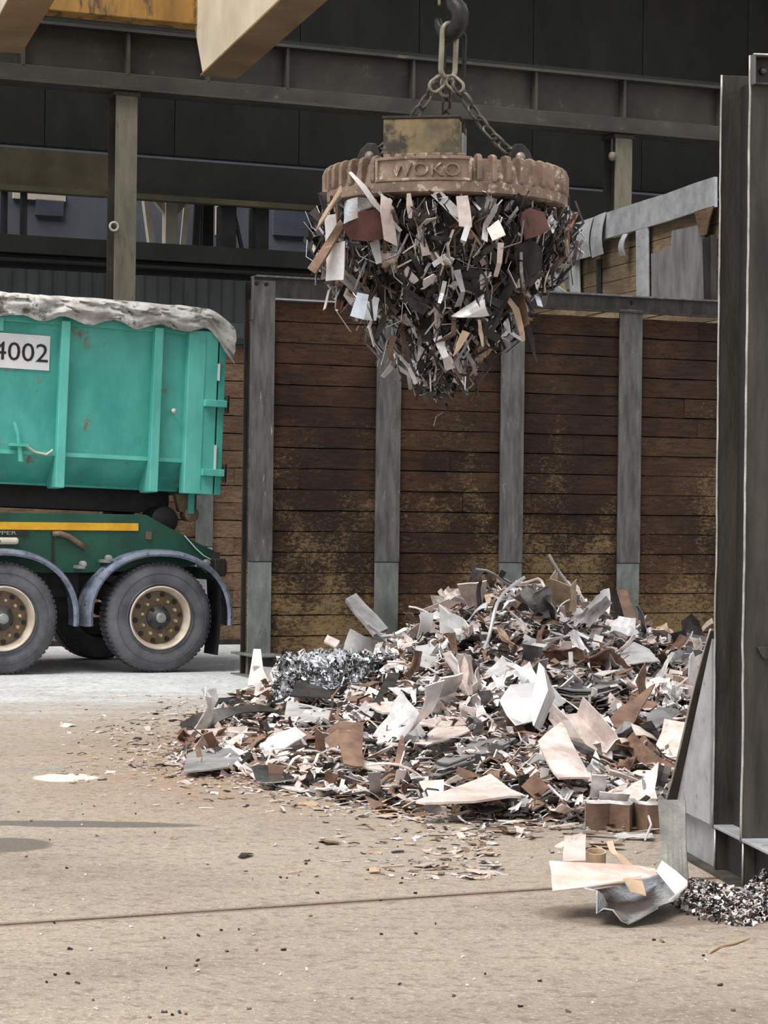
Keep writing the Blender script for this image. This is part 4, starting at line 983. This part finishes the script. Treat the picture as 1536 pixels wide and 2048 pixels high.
piece('curled_sheet', 'white', [[(1079, 1324, 17.2), (1066, 1382, 16.9), (1060, 1420, 16.8)], [(1086, 1336, 17.1), (1094, 1382, 16.8), (1068, 1452, 16.7)], [(1096, 1352, 17.3), (1110, 1394, 17.1), (1080, 1456, 16.9)]], .008, 'white folded sheet rising to a point above the crumpled one')
piece('plate_offcut', 'pink', [[(1074, 1482, 15.4), (1118, 1445, 15.8)], [(1096, 1520, 15.0), (1146, 1492, 15.4)], [(1116, 1556, 14.7), (1179, 1556, 14.9)]], .012, 'leaning grey-pink rectangular plate near the front of the heap', fwd=.8)
piece('metal_shard', 'rust', [[(1214, 1450, 16.2), (1255, 1462, 16.0)], [(1240, 1415, 16.4), (1272, 1442, 16.2)], [(1308, 1368, 16.8), (1312, 1366, 16.8)]], .012, 'rust-brown pointed plate tilted up beside the right edge of the heap')
piece('plate_offcut', 'grey', [[(1290, 1430, 16.0), (1296, 1470, 15.7)], [(1320, 1414, 16.2), (1340, 1440, 15.9)], [(1352, 1420, 16.4), (1358, 1424, 16.3)]], .01, 'thin grey plate beside the pointed rust-brown plate', smooth=True)
piece('crumpled_sheet', 'light', [[(1240, 1310, 19.3), (1246, 1332, 19.0)], [(1268, 1284, 19.6), (1282, 1326, 19.1)], [(1300, 1300, 19.5), (1318, 1322, 19.2)]], .008, 'bright creased sheet below the rusty leaning rail')
brown_plate = piece('plate_offcut', 'rust', [[(676, 1442, 15.6), (676, 1490, 15.3), (686, 1530, 15.05)], [(704, 1446, 15.6), (702, 1490, 15.25), (710, 1534, 15.0)], [(727, 1445, 15.65), (724, 1492, 15.3), (722, 1534, 15.05)]], .012, 'upright brown rectangular plate at the front of the heap', smooth=True, fwd=.8)
as_part(piece('curled_sheet', 'pink', [[(686, 1530, 15.05), (700, 1534, 14.95)], [(720, 1520, 15.0), (730, 1536, 14.8)], [(750, 1528, 15.0), (770, 1540, 14.75)]], .01, 'pink curved foot of the upright brown plate', smooth=True), brown_plate, 'curved_foot')
piece('metal_shard', 'pink', [[(834, 1606, 12.75), (850, 1608, 12.70)], [(920, 1572, 13.2), (950, 1604, 12.75)], [(980, 1552, 13.5), (1016, 1596, 12.85)], [(1030, 1584, 13.1), (1052, 1594, 12.9)]], .012, 'broad pale triangular plate lying flat at the front of the heap', fwd=.9)
piece('curled_sheet', 'pink', [[(822, 1446, 16.4), (826, 1452, 16.3)], [(880, 1434, 16.7), (890, 1456, 16.2)], [(930, 1432, 16.8), (942, 1450, 16.4)], [(950, 1448, 16.6), (952, 1452, 16.5)]], .01, 'long curved pink sheet left of the white crumpled sheet'.replace('left of', 'beside'), smooth=True)
piece('curled_sheet', 'pink', [[(838, 1482, 15.7), (846, 1490, 15.6)], [(874, 1456, 16.1), (888, 1482, 15.7)], [(930, 1454, 16.2), (942, 1462, 16.0)]], .01, 'second curved pink sheet below the long curved one', smooth=True)
for k in range(5): piece('plate_offcut', 'dark' if k % 2 else 'grey', [[(850 + 6 * k, 1545 - 6 * k, 14.2 + .1 * k), (880 + 5 * k, 1552 - 6 * k, 14.0 + .1 * k)], [(920 + 8 * k, 1510 - 7 * k, 14.8 + .12 * k), (950 + 8 * k, 1528 - 7 * k, 14.4 + .12 * k)], [(985 + 6 * k, 1495 - 6 * k, 15.0 + .12 * k), (1010 + 6 * k, 1508 - 7 * k, 14.7 + .12 * k)]], .008, 'dark thin sheet in the stacked bundle behind the pale triangular plate', smooth=True)['group'] = 'stacked dark sheets'
for k in range(5): piece('plate_offcut', 'dark' if k % 2 else 'grey', [[(1100 + 4 * k, 1398 - 6 * k, 17.4 + .1 * k), (1112, 1402 - 6 * k, 17.2 + .1 * k)], [(1160, 1388 - 6 * k, 17.8 + .1 * k), (1180, 1412 - 6 * k, 17.2 + .1 * k)], [(1215 + 5 * k, 1378 - 6 * k, 18 + .1 * k), (1240 + 3 * k, 1386 - 6 * k, 17.7 + .1 * k)]], .008, 'thin sheet in the dark wavy stack beside the white sheet', smooth=True, sub=1)['group'] = 'wavy stack of sheets'
piece('curled_sheet', 'white', [[(520, 1492, 15.9), (528, 1514, 15.5)], [(548, 1466, 16.2), (572, 1498, 15.7)], [(590, 1456, 16.4), (612, 1470, 16.1)]], .01, 'white curved sheet lying over the left edge of the heap'.replace('left edge', 'truck-side edge'), smooth=True, sub=1)
piece('curled_sheet', 'shiny', [[(504, 1536, 14.4), (512, 1562, 14.1)], [(530, 1530, 14.5), (545, 1567, 14.0)], [(560, 1540, 14.4), (594, 1558, 14.1)]], .008, 'small shiny curled sheet at the tip of the heap', smooth=True, sub=1)
piece('crumpled_sheet', 'grey', [[(376, 1505, 15.1), (364, 1542, 14.4)], [(420, 1498, 15.3), (416, 1540, 14.4)], [(460, 1500, 15.2), (458, 1536, 14.5)], [(478, 1512, 15.0), (480, 1524, 14.7)]], .01, 'grey dented sheet lying apart on the truck side of the heap', smooth=True)
piece('curled_sheet', 'light', [[(575, 1402, 18.0), (570, 1440, 17.3)], [(620, 1408, 17.9), (612, 1448, 17.2)], [(660, 1424, 17.6), (690, 1446, 17.2)]], .01, 'smooth silver folded sheet in front of the crushed bale', smooth=True, sub=1)
piece('plate_offcut', 'dark', [[(596, 1362, 18.9), (580, 1392, 18.2)], [(640, 1374, 18.7), (640, 1396, 18.2)], [(662, 1386, 18.5), (672, 1408, 18.1)]], .012, 'dark brown plate leaning against the crushed bale')
piece('plate_offcut', 'dark', [[(775, 1350, 18.6), (740, 1420, 17.6)], [(800, 1350, 18.7), (772, 1424, 17.7)]], .02, 'dark bent plate leaning at the corner of the crushed bale')
piece('metal_shard', 'rust', [[(788, 1530, 14.9), (808, 1530, 14.9)], [(794, 1498, 15.1), (810, 1490, 15.2)], [(804, 1474, 15.3), (808, 1472, 15.3)]], .012, 'brown upright shard beside the upright brown plate')
piece('crumpled_sheet', 'white', [[(832, 1292, 19.6), (834, 1332, 19.0)], [(858, 1286, 19.8), (856, 1340, 18.9)], [(880, 1304, 19.6), (872, 1334, 19.1)]], .008, 'white torn sheet behind the heap\'s middle near the bale')
o = MB().tube([gnd(380, 1464) + Vector((0, 0, .03)), at(470, 1436, 17.2), at(540, 1410, 17.8), at(592, 1392, 18.3)], [.022, .02, .022, .02], 6).build('metal_rod', S['dark'], label='long dark bar sloping from the floor onto the heap edge', cat='bar')
o = MB().tube([at(845, 1478, 15.6) + Vector((.0, 0, 0)), at(880, 1462, 15.8), at(920, 1448, 16.0)], .012, 6).build('bent_rod', S['light'], True and None, label='thin bright rod in front of the stacked sheets', cat='rod') if False else None
# nested bent brackets at the front right of the heap
nb = thing('nested_bracket', gnd(1240, 1652), 0, label='stack of nested bent brown brackets by the braced wall foot', cat='bracket')
for k in range(3):
    prof = [(1160, 1605), (1180, 1600), (1205, 1606), (1222, 1596), (1240, 1588), (1246, 1600), (1250, 1618), (1256, 1620), (1262, 1602), (1276, 1594), (1310, 1598)]
    Yb = 12.0 + .0 * k; P = []
    for (px, py) in prof:
        q = at(px, py - 0 + (7 * k - 4), Yb) - nb.location; dep = -.18 + (py - 1600) * .004
        P.append([(q.x, dep + .05 * k, .0), (q.x, dep + .05 * k, .135)])
    MB().sheet(P, .008).build('bracket', (S['rust'], S['rust'], S['grey'])[k], nb, 50)
    MB().tube([p[1] for p in P], .005, 5).build('bracket_edge', S['light'], nb, True)
# crushed bale of shiny shavings
bl = thing('crushed_bale', gnd(672, 1432) + Vector((0, .40, 0)), R(-24), label='crushed cube of shiny metal shavings at the wall side of the heap', cat='bale')
bs = MB(); 
P_ = bmesh.new(); bmesh.ops.create_cube(P_, size=1); bmesh.ops.subdivide_edges(P_, edges=P_.edges, cuts=22, use_grid_fill=True)
for v in P_.verts:
    c = v.co.copy(); n_ = c.normalized()
    d = .05 * noise.noise(c * 9) + .045 * noise.noise(c * 21) + .03 * noise.noise(c * 43)
    v.co = Vector((c.x * .80, c.y * .62, (c.z + .5) * .44)) + n_ * d * .8
me = bpy.data.meshes.new('bale_core'); P_.to_mesh(me); P_.free(); me.materials.append(S['shiny']); link('bale_core', me, bl)
m_ = MB()
for i in range(1300):
    f = RR.choice(((-1, 1), (1, 0), (-1, 1), (2, 2)))
    if f == (-1, 1): p = (RR.uniform(-.40, .40), -.32 + RR.uniform(-.02, .03), RR.uniform(.02, .43))
    elif f == (1, 0): p = (RR.choice((-.41, .41)), RR.uniform(-.31, .31), RR.uniform(.02, .43))
    else: p = (RR.uniform(-.40, .40), RR.uniform(-.31, .31), .44 + RR.uniform(-.02, .02))
    m_.cur = RR.choice((0, 0, 1, 2, 2)) if p[0] < .12 else RR.choice((2, 2, 1, 2, 0))
    bit(m_, p, RR.uniform(.03, .09), Euler((RR.uniform(0, 6), RR.uniform(0, 6), RR.uniform(0, 6))), RR.choice((.15, .3)), .003, .6)
o = m_.build('bale_shavings', [S['shiny'], S['white'], S['dark']], bl); o['kind'] = 'stuff'
# timber offcut and black rag plates at the wall foot
tbk = thing('timber_offcut', gnd(512, 1390), YA * .3, label='pale orange timber offcut on the floor by the wall foot', cat='timber')
MB().box(-.17, .17, -.1, .1, .0, .045).build('timber_body', M['pale_wood'], tbk, bevel=.006)
for x in (-.10, -.02, .06): MB().box(x, x + .045, -.104, -.098, .018, .03).build('slot', S['rust'], tbk)
piece('crumpled_sheet', 'dark', [[(415, 1398, 20), (430, 1412, 19.0)], [(470, 1394, 20.0), (480, 1412, 19.0)], [(548, 1392, 20.1), (548, 1408, 19.2)]], .02, 'flat black sheet lying under the timber offcut')
piece('curled_sheet', 'pink', [[(508, 1300, 21.8), (500, 1338, 21.6), (495, 1372, 21.4)], [(522, 1300, 21.8), (526, 1340, 21.6), (540, 1372, 21.4)]], .012, 'brown flared strip standing before the wall post foot', smooth=True)
piece('crumpled_sheet', 'white', [[(540, 1350, 20.9), (558, 1396, 19.6)], [(560, 1312, 21.2), (572, 1390, 19.6)], [(578, 1305, 21.2), (590, 1360, 20.2)]], .01, 'white crumpled sheet beside the crushed bale at the post foot')

# bent strap assembly in the foreground
Yk = 9.25
piece('bent_strap', 'spotted', [[(1316, 1600, 9.55), (1322, 1680, 9.5), (1328, 1740, 9.45)], [(1345, 1599, 9.52), (1350, 1680, 9.47), (1354, 1752, 9.42)], [(1370, 1600, 9.50), (1372, 1680, 9.45), (1376, 1762, 9.38)]], .006, 'upright grey strap with orange paint spots at the wall foot')
piece('bent_strap', 'copper', [[(1099, 1726, 9.15), (1106, 1782, 8.95)], [(1160, 1728, 9.2), (1166, 1776, 8.98)], [(1225, 1729, 9.25), (1232, 1764, 9.0)], [(1275, 1732, 9.3), (1288, 1758, 9.05)], [(1308, 1740, 9.35), (1318, 1750, 9.15)]], .006, 'pinkish flat strap lying on the bent shiny channel', smooth=True)
piece('bent_channel', 'shiny', [
    [(1170, 1776, 8.95), (1190, 1778, 9.05), (1240, 1772, 9.3), (1300, 1762, 9.4)],
    [(1194, 1782, 8.90), (1206, 1786, 9.05), (1250, 1780, 9.3), (1325, 1752, 9.4)],
    [(1192, 1824, 8.86), (1214, 1806, 9.0), (1262, 1796, 9.2), (1345, 1752, 9.35)],
    [(1205, 1814, 8.84), (1226, 1816, 8.95), (1276, 1804, 9.1), (1352, 1770, 9.3)],
    [(1224, 1816, 8.82), (1244, 1822, 8.9), (1290, 1812, 9.0), (1358, 1786, 9.2)],
    [(1242, 1838, 8.80), (1262, 1834, 8.86), (1300, 1816, 8.95), (1350, 1800, 9.1)],
    [(1258, 1846, 8.80), (1276, 1838, 8.84), (1312, 1816, 8.9), (1342, 1806, 9.05)]], .006, 'mirror-bright buckled channel on the floor by the wall foot', smooth=True)
piece('bent_strap', 'light', [[(1312, 1742, 9.35), (1326, 1722, 9.4)], [(1334, 1768, 9.25), (1352, 1744, 9.3)], [(1352, 1788, 9.15), (1376, 1764, 9.2)], [(1336, 1800, 9.05), (1376, 1772, 9.15)]], .006, 'bright folded strap end at the buckled channel', smooth=False)
piece('plate_offcut', 'tan', [[(1246, 1758, 9.02), (1262, 1784, 8.98)], [(1282, 1754, 9.06), (1292, 1792, 9.0)]], .006, 'orange-brown plate tucked under the pinkish strap')
piece('plate_offcut', 'pink', [[(1130, 1674, 10.0), (1125, 1722, 9.7)], [(1172, 1672, 10.0), (1170, 1722, 9.7)]], .006, 'pale grey square plate behind the pinkish strap')
o = MB().lathe([(.033, -.022), (.038, -.022), (.038, .022), (.033, .022)], 28, ax='z', closed=True).build('steel_ring', S['tan'], smooth=35, label='brown steel ring between the pale plate and the strap', cat='ring')
o.location = at(1192, 1694, 9.95); o.location.z = .10; o.rotation_euler = (R(12), 0, 0); o.scale = (1.15, 1.15, 1.4)
piece('bent_strap', 'tan', [[(1224, 1684, 9.9), (1212, 1686, 9.9)], [(1236, 1706, 9.7), (1224, 1708, 9.7)], [(1270, 1736, 9.4), (1248, 1730, 9.4)]], .006, 'orange bent strip behind the pinkish strap', smooth=True)
piece('metal_strip', 'tan', [[(808, 1702, 11.0), (810, 1708, 10.9)], [(880, 1708, 10.95), (880, 1713, 10.85)], [(960, 1706, 11.0), (960, 1711, 10.9)], [(1030, 1700, 11.15), (1028, 1706, 11.05)]], .012, 'long brown strip lying flat on the open floor', smooth=True)
o = MB().tube([gnd(1418, 1908) + Vector((0, 0, .006)), gnd(1440, 1896) + Vector((0, 0, .008)), gnd(1468, 1890) + Vector((0, 0, .007)), gnd(1500, 1878) + Vector((0, 0, .005))], [.006, .004, .006, .002], 6).build('metal_strip', S['tan'], label='thin pale curved sliver on the floor before the metal chips', cat='scrap')
o = MB().tube([gnd(1290, 1700) + Vector((0, 0, .05)), gnd(1302, 1678) + Vector((0, 0, .07)), gnd(1296, 1662) + Vector((0, 0, .08)), gnd(1280, 1655) + Vector((0, 0, .05))], .006, 6).build('metal_strip', S['light'], label='thin bright hooked strip beside the dark wall foot nose', cat='scrap')

HUES = ['light'] * 30 + ['pink'] * 34 + ['grey'] * 13 + ['rust'] * 9 + ['tan'] * 4 + ['dark'] * 10 + ['white'] * 9
KINDS = ['plate'] * 24 + ['sheet'] * 26 + ['strip'] * 12 + ['crumpled'] * 16 + ['channel'] * 5 + ['shard'] * 14 + ['angle'] * 3 + ['rod'] * 6 + ['pipe'] * 1
def heap_spot(big_=False):
    while True:
        Y = 11.9 + (wall_y(2) - 11.9) * RR.random() ** 1.15; l, r_ = heap_edge(Y)
        X = RR.uniform(l, r_)
        if Y < wall_y(X) - .30:
            if big_:
                q = CM.transposed() @ (Vector((X, Y, heap(X, Y) + .06)) - Vector((0, 0, CAM_H))); px, py = 768 - FPX * q.x / q.z, 1024 + FPX * q.y / q.z
                if any(a - 12 < px < b + 12 and c - 4 < py < d + 22 and Y < e + .5 for a, b, c, d, e in TAKEN): continue
            return X, Y
def heap_rot(tilt):
    a = RR.uniform(0, 2 * math.pi); b = abs(RR.gauss(0, tilt))
    q = Matrix.Rotation(a, 3, 'Z') @ Matrix.Rotation(b, 3, 'X') @ Matrix.Rotation(RR.uniform(0, 6.3), 3, 'Z')
    return q.to_euler()
for i in range(285):
    X, Y = heap_spot(True); kd = RR.choice(KINDS); hu = RR.choice(HUES)
    s_ = {'plate': (.2, .5), 'sheet': (.2, .48), 'strip': (.3, .8), 'crumpled': (.2, .46), 'channel': (.3, .6), 'shard': (.2, .5), 'angle': (.4, .8), 'rod': (.5, 1.0), 'pipe': (.15, .3)}[kd]
    s_ = RR.uniform(*s_); tl = .5 if RR.random() < .8 else 1.1
    if Y < 13: s_ *= .7; tl = .2
    rot = heap_rot(tl); z = heap(X, Y)
    ext = max(abs((rot.to_matrix() @ Vector((dx * .4, dy * .3, 0))).z) for dx in (-1, 1) for dy in (-1, 1)) * s_
    put_scrap(kd, hu, (X, Y, z + min(ext * .55, .16) + .02), rot, s_, 'lying on the scrap heap', 'on the scrap heap')

# smaller bits, past counting
m_ = MB()
def pour(m_, me, M4):                      # add a copy of a scrap shape to a joined mesh
    m_.add([M4 @ v.co for v in me.vertices], [tuple(p.vertices) for p in me.polygons])
for i in range(950):
    X, Y = heap_spot(True); kd = RR.choice(('sheet', 'shard', 'plate', 'crumpled', 'sheet', 'strip', 'rod')); m_.cur = RR.choice((0, 0, 1, 1, 1, 2, 3, 3, 5, 5, 6))
    s_ = RR.uniform(.10, .26) * (1.8 if kd in ('strip', 'rod') else 1)
    pour(m_, RR.choice(LIB[kd]), Matrix.Translation((X, Y, heap(X, Y) + RR.uniform(0, .06))) @ heap_rot(.6).to_matrix().to_4x4() @ Matrix.Scale(s_, 4))
for i in range(6500):
    X, Y = heap_spot(); m_.cur = RR.choice((0, 0, 1, 1, 1, 2, 3, 3, 3, 5, 5, 5, 5, 6))
    big = RR.random() < .35
    bit(m_, (X, Y, heap(X, Y) + RR.uniform(.0, .07)), RR.uniform(.10, .26) if big else RR.uniform(.04, .13), heap_rot(.6), RR.choice((.12, .2, .35, .6)), RR.uniform(.003, .008))
m_.build('small_scrap', [S[h] for h in HL], None, label='countless small shreds of metal strewn over the heap', cat='scrap', kind='stuff')

# litter on the floor round the heap
m_ = MB()
def litter_spot():
    while True:
        px, py = RR.uniform(120, 1330), RR.uniform(1390, 1760)
        q = gnd(px, py); l, r_ = heap_edge(q.y)
        dl = max(0, l - q.x); df = max(0, 12.4 - q.y) if q.x > l - .2 else 0
        dens = math.exp(-((dl / .38) ** 1.2)) * math.exp(-((df / .62) ** 1.3)) if (dl or df) else .35
        if q.x > 1.25: continue
        if RR.random() < dens: return q
for i in range(3400):
    q = litter_spot(); m_.cur = RR.choice((0, 0, 1, 1, 1, 2, 3, 3, 4, 4, 5, 6)); s_ = RR.uniform(.012, .06) if RR.random() < .9 else RR.uniform(.06, .16)
    bit(m_, (q.x, q.y, .006), s_, Euler((RR.gauss(0, .15), RR.gauss(0, .1), RR.uniform(0, 6.3))), RR.choice((.12, .2, .4, .7)), .004, .12)
for i in range(170):                      # loose grit over the open floor
    q = gnd(RR.uniform(0, 1536), RR.uniform(1400, 2040))
    if q.x > 1.2: continue
    m_.cur = RR.choice((3, 5, 5, 1, 6)); s_ = RR.uniform(.006, .02)
    bit(m_, (q.x, q.y, .004), s_, Euler((RR.gauss(0, .3), RR.gauss(0, .3), RR.uniform(0, 6.3))), .6, .006, .2)
for i in range(330):                      # flat offcuts trodden along the front of the heap
    px, py = RR.uniform(560, 1300), 1560 + 140 * RR.random() ** 1.3
    if py > 1585 + (px - 560) * .19: continue
    q = gnd(px, py); m_.cur = RR.choice((0, 1, 1, 1, 2, 3, 3, 4, 5, 6)); kd = RR.choice(('plate', 'shard', 'sheet', 'strip'))
    pour(m_, RR.choice(LIB[kd]), Matrix.Translation((q.x, q.y, heap(q.x, q.y) + .02)) @ Euler((RR.gauss(0, .10), RR.gauss(0, .10), RR.uniform(0, 6.3))).to_matrix().to_4x4() @ Matrix.Diagonal((1, 1, .35, 1)) @ Matrix.Scale(RR.uniform(.06, .20), 4))
m_.build('floor_litter', [S[h] for h in HL], None, label='fine metal litter and grit strewn over the concrete floor', cat='litter', kind='stuff')

# heaps of metal chips by the wall foot
m_ = MB()
c0 = gnd(1432, 1806)
def chip(px, py, lift):
    q = gnd(px, py); m_.cur = RR.choice((0, 1, 2, 2, 3, 3, 1))
    bit(m_, (q.x, q.y, lift), RR.uniform(.010, .028), Euler((RR.uniform(-1, 1), RR.uniform(-1, 1), RR.uniform(0, 6.3))), RR.choice((.35, .6, .8)), .003, .6)
for i in range(2600):
    t = RR.random(); px = 1345 + 200 * t; mid = 1782 + 46 * t; w = 34 * math.sin(math.pi * min(1, .15 + t * .9)) ** .6 + 6
    dv = RR.gauss(0, .45); 
    if abs(dv) > 1: continue
    chip(px, mid + dv * w + 8, .005 + .06 * max(0, 1 - dv * dv) * RR.random())
for i in range(900):
    a = RR.uniform(0, 6.3); r_ = RR.random() ** .5
    chip(1530 + 44 * r_ * math.cos(a), 1788 + 16 * r_ * math.sin(a), .005 + .11 * (1 - r_) * RR.random() ** .5)
m_.build('metal_chips', [S['white'], S['pink'], S['dark'], S['dark']], None, label='loose black and silver metal chips spilled by the wall foot', cat='chips', kind='stuff')

# ------------------------------------------------------------------ scrap hanging under the magnet
LZ = MZ0 - .01
def load_r(dz):                            # outline of the hanging clump
    pts = [(0, .93), (.12, .97), (.30, .94), (.45, .88), (.62, .80), (.80, .62), (.95, .42), (1.15, .30), (1.35, .16)]
    for (a, r0), (b, r1) in zip(pts, pts[1:]):
        if dz <= b: return r0 + (r1 - r0) * (dz - a) / (b - a)
    return .05
m_ = MB(); n = 48; vv = []  # closed core added to block light through the load
for k in range(15):
    dz = .62 * k / 14; rad = load_r(dz) * .80 * (1 - .25 * (k / 14) ** 3)
    for j in range(n):
        a = 2 * math.pi * j / n; rr = rad * (1 + .22 * noise.noise(Vector((math.cos(a) * 3, math.sin(a) * 3, dz * 5))))
        vv.append((MC.x + rr * math.cos(a), MC.y + rr * math.sin(a), LZ - dz + .05 * noise.noise(Vector((math.cos(a) * 5, math.sin(a) * 5, dz * 7 + 3)))))
m_.add(vv, [(k * n + j, k * n + (j + 1) % n, (k + 1) * n + (j + 1) % n, (k + 1) * n + j) for k in range(14) for j in range(n)] + [tuple(range(n)), tuple(range(14 * n, 15 * n))])
m_.build('hanging_core', S['dark'], None, True, label='dark dense core added inside the scrap load under the magnet', cat='scrap', kind='stuff')
m_ = MB()
for i in range(3200):
    dz = abs(RR.gauss(0, .42)) if RR.random() < .6 else RR.uniform(0, 1.25)
    a = RR.uniform(0, 2 * math.pi); cl = max(.35, noise.noise(Vector((math.cos(a) * 4.5, math.sin(a) * 4.5, 8))) * 1.0 + .80)
    rad = load_r(dz / cl if dz > .4 else dz) * RR.uniform(.62, 1.03)
    m_.cur = RR.choice((0, 1, 2, 2, 3, 5, 5, 5, 5, 5, 5, 7))
    L = RR.uniform(.07, .30); rot = Matrix.Rotation(a, 3, 'Z') @ Matrix.Rotation(RR.gauss(0, .45), 3, 'X') @ Matrix.Rotation(R(90) + RR.gauss(.25 * (1 if dz < .4 else 0), .35), 3, 'Y') @ Matrix.Rotation(RR.uniform(0, 6.3), 3, 'X')
    bit(m_, (MC.x + rad * math.cos(a), MC.y + rad * math.sin(a), LZ - dz - L * .2), L, rot.to_euler(), RR.choice((.05, .08, .12, .25)), .004, .5)
m_.build('hanging_shreds', [S[h] for h in HL], None, label='countless thin metal shreds hanging in strings under the magnet', cat='scrap', kind='stuff')
HH = ['light'] * 7 + ['pink'] * 6 + ['grey'] * 14 + ['rust'] * 6 + ['tan'] * 2 + ['dark'] * 44 + ['white'] * 4 + ['maroon'] * 5
HK = ['plate'] * 22 + ['sheet'] * 20 + ['strip'] * 24 + ['shard'] * 20 + ['crumpled'] * 6 + ['rod'] * 5 + ['angle'] * 3
for i in range(170):
    dz = RR.uniform(.03, .75) if RR.random() < .8 else RR.uniform(.6, 1.2)
    a = RR.uniform(R(170), R(370)) if RR.random() < .8 else RR.uniform(0, 2 * math.pi)
    rad = load_r(dz) * RR.uniform(.78, 1.0); kd = RR.choice(HK); hu = RR.choice(HH)
    s_ = {'plate': (.10, .22), 'sheet': (.11, .24), 'strip': (.18, .42), 'shard': (.14, .34), 'crumpled': (.11, .22), 'rod': (.2, .5), 'angle': (.2, .36)}[kd]; s_ = RR.uniform(*s_)
    rot = Matrix.Rotation(a, 3, 'Z') @ Matrix.Rotation(RR.gauss(0, .55), 3, 'X') @ Matrix.Rotation(R(90) + RR.gauss(.2, .4), 3, 'Y') @ Matrix.Rotation(RR.uniform(-.6, .6), 3, 'X')
    put_scrap(kd, hu, (MC.x + rad * math.cos(a), MC.y + rad * math.sin(a), LZ - dz), rot.to_euler(), s_, 'clinging under the lifting magnet', 'under the magnet')
piece('plate_offcut', 'maroon', [[(684, 450, 16.15), (700, 478, 16.2)], [(715, 424, 16.05), (735, 482, 16.1)], [(760, 418, 16.05), (770, 478, 16.1)], [(790, 425, 16.1), (795, 462, 16.15)]], .012, 'maroon rounded plate hanging at the front of the magnet load', smooth=True)
piece('metal_strip', 'rust', [[(690, 452, 16.2), (680, 440, 16.25)], [(632, 548, 16.1), (617, 538, 16.15)]], .02, 'brown flat bar sticking out obliquely from the magnet load', 'bar')
piece('curled_sheet', 'shiny', [[(690, 402, 16.1), (688, 448, 16.1)], [(715, 392, 16.0), (712, 436, 16.05)], [(745, 398, 16.05), (748, 425, 16.1)]], .01, 'shiny curved sheet just under the magnet rim', smooth=True, sub=1)
piece('metal_strip', 'light', [[(697, 345, 16.02), (703, 343, 16.02)], [(722, 376, 15.98), (732, 372, 15.98)], [(742, 406, 16.0), (752, 402, 16.0)], [(798, 462, 16.1), (804, 458, 16.1)]], .008, 'thin silver strip crossing the magnet rim', smooth=True)
piece('curled_sheet', 'tan', [[(682, 372, 16.1), (640, 440, 16.2)], [(684, 385, 16.05), (632, 460, 16.15)]], .01, 'pale tan sheet hanging off the box-side rim of the magnet')
piece('curled_sheet', 'light', [[(650, 430, 16.3), (652, 485, 16.3)], [(672, 428, 16.25), (676, 480, 16.25)]], .01, 'silver mottled sheet hanging below the pale tan one')
piece('curled_sheet', 'light', [[(655, 490, 16.25), (652, 562, 16.25)], [(690, 482, 16.2), (688, 560, 16.2)]], .01, 'grey mottled sheet hanging beneath the silver one')
piece('plate_offcut', 'pink', [[(762, 388, 16.0), (760, 420, 16.0)], [(784, 400, 16.0), (768, 480, 16.05)], [(778, 396, 16.02), (794, 492, 16.1)]], .01, 'twisted pinkish strip beside the maroon plate', smooth=True)
piece('plate_offcut', 'pink', [[(912, 392, 16.0), (918, 452, 16.0)], [(936, 390, 16.0), (945, 455, 16.0)]], .01, 'upright grey-pink plate at the middle of the magnet load')
piece('plate_offcut', 'pink', [[(974, 458, 16.05), (985, 482, 16.0)], [(998, 440, 16.05), (1012, 470, 16.0)]], .01, 'small bright rhombic plate on the magnet load')
piece('curled_sheet', 'maroon', [[(1035, 430, 16.2), (1050, 480, 16.2)], [(1060, 415, 16.2), (1080, 470, 16.2)], [(1088, 425, 16.25), (1100, 460, 16.25)]], .01, 'brown sheet on the bare-chain side of the magnet load', smooth=True)
piece('curled_sheet', 'dark', [[(1030, 490, 16.3), (1040, 560, 16.35)], [(1065, 480, 16.3), (1060, 575, 16.35)], [(1085, 500, 16.35), (1082, 550, 16.4)]], .01, 'black curved sheet hanging below the brown one', smooth=True)
piece('crumpled_sheet', 'shiny', [[(716, 585, 16.4), (700, 632, 16.4)], [(738, 590, 16.35), (728, 640, 16.35)], [(758, 596, 16.4), (752, 642, 16.4)]], .01, 'mirror-bright sheet dangling at the lower side of the load', smooth=True)
piece('crumpled_sheet', 'white', [[(968, 588, 16.3), (902, 634, 16.3)], [(970, 612, 16.25), (930, 636, 16.25)], [(978, 632, 16.3), (962, 634, 16.3)]], .01, 'bright white triangular sheet dangling from the load', smooth=True, sub=1)
piece('metal_strip', 'tan', [[(1008, 596, 16.4), (1018, 592, 16.4)], [(1026, 620, 16.4), (1038, 618, 16.4)], [(1036, 656, 16.4), (1046, 652, 16.4)], [(1044, 684, 16.4), (1050, 680, 16.4)]], .01, 'long tan strip dangling from the load')
piece('metal_shard', 'dark', [[(1020, 592, 16.5), (1040, 586, 16.5)], [(1052, 664, 16.5), (1064, 660, 16.5)], [(1073, 728, 16.5), (1076, 727, 16.5)]], .012, 'long black spike dangling from the load')
piece('metal_strip', 'tan', [[(955, 640, 16.3), (961, 640, 16.3)], [(958, 670, 16.3), (966, 668, 16.3)], [(964, 694, 16.3), (968, 693, 16.3)]], .01, 'short tan strip below the white triangular sheet')
piece('metal_shard', 'tan', [[(925, 660, 16.3), (940, 666, 16.3)], [(912, 688, 16.3), (924, 692, 16.3)], [(906, 712, 16.3), (909, 712, 16.3)]], .01, 'orange-tan shard below the white triangular sheet')
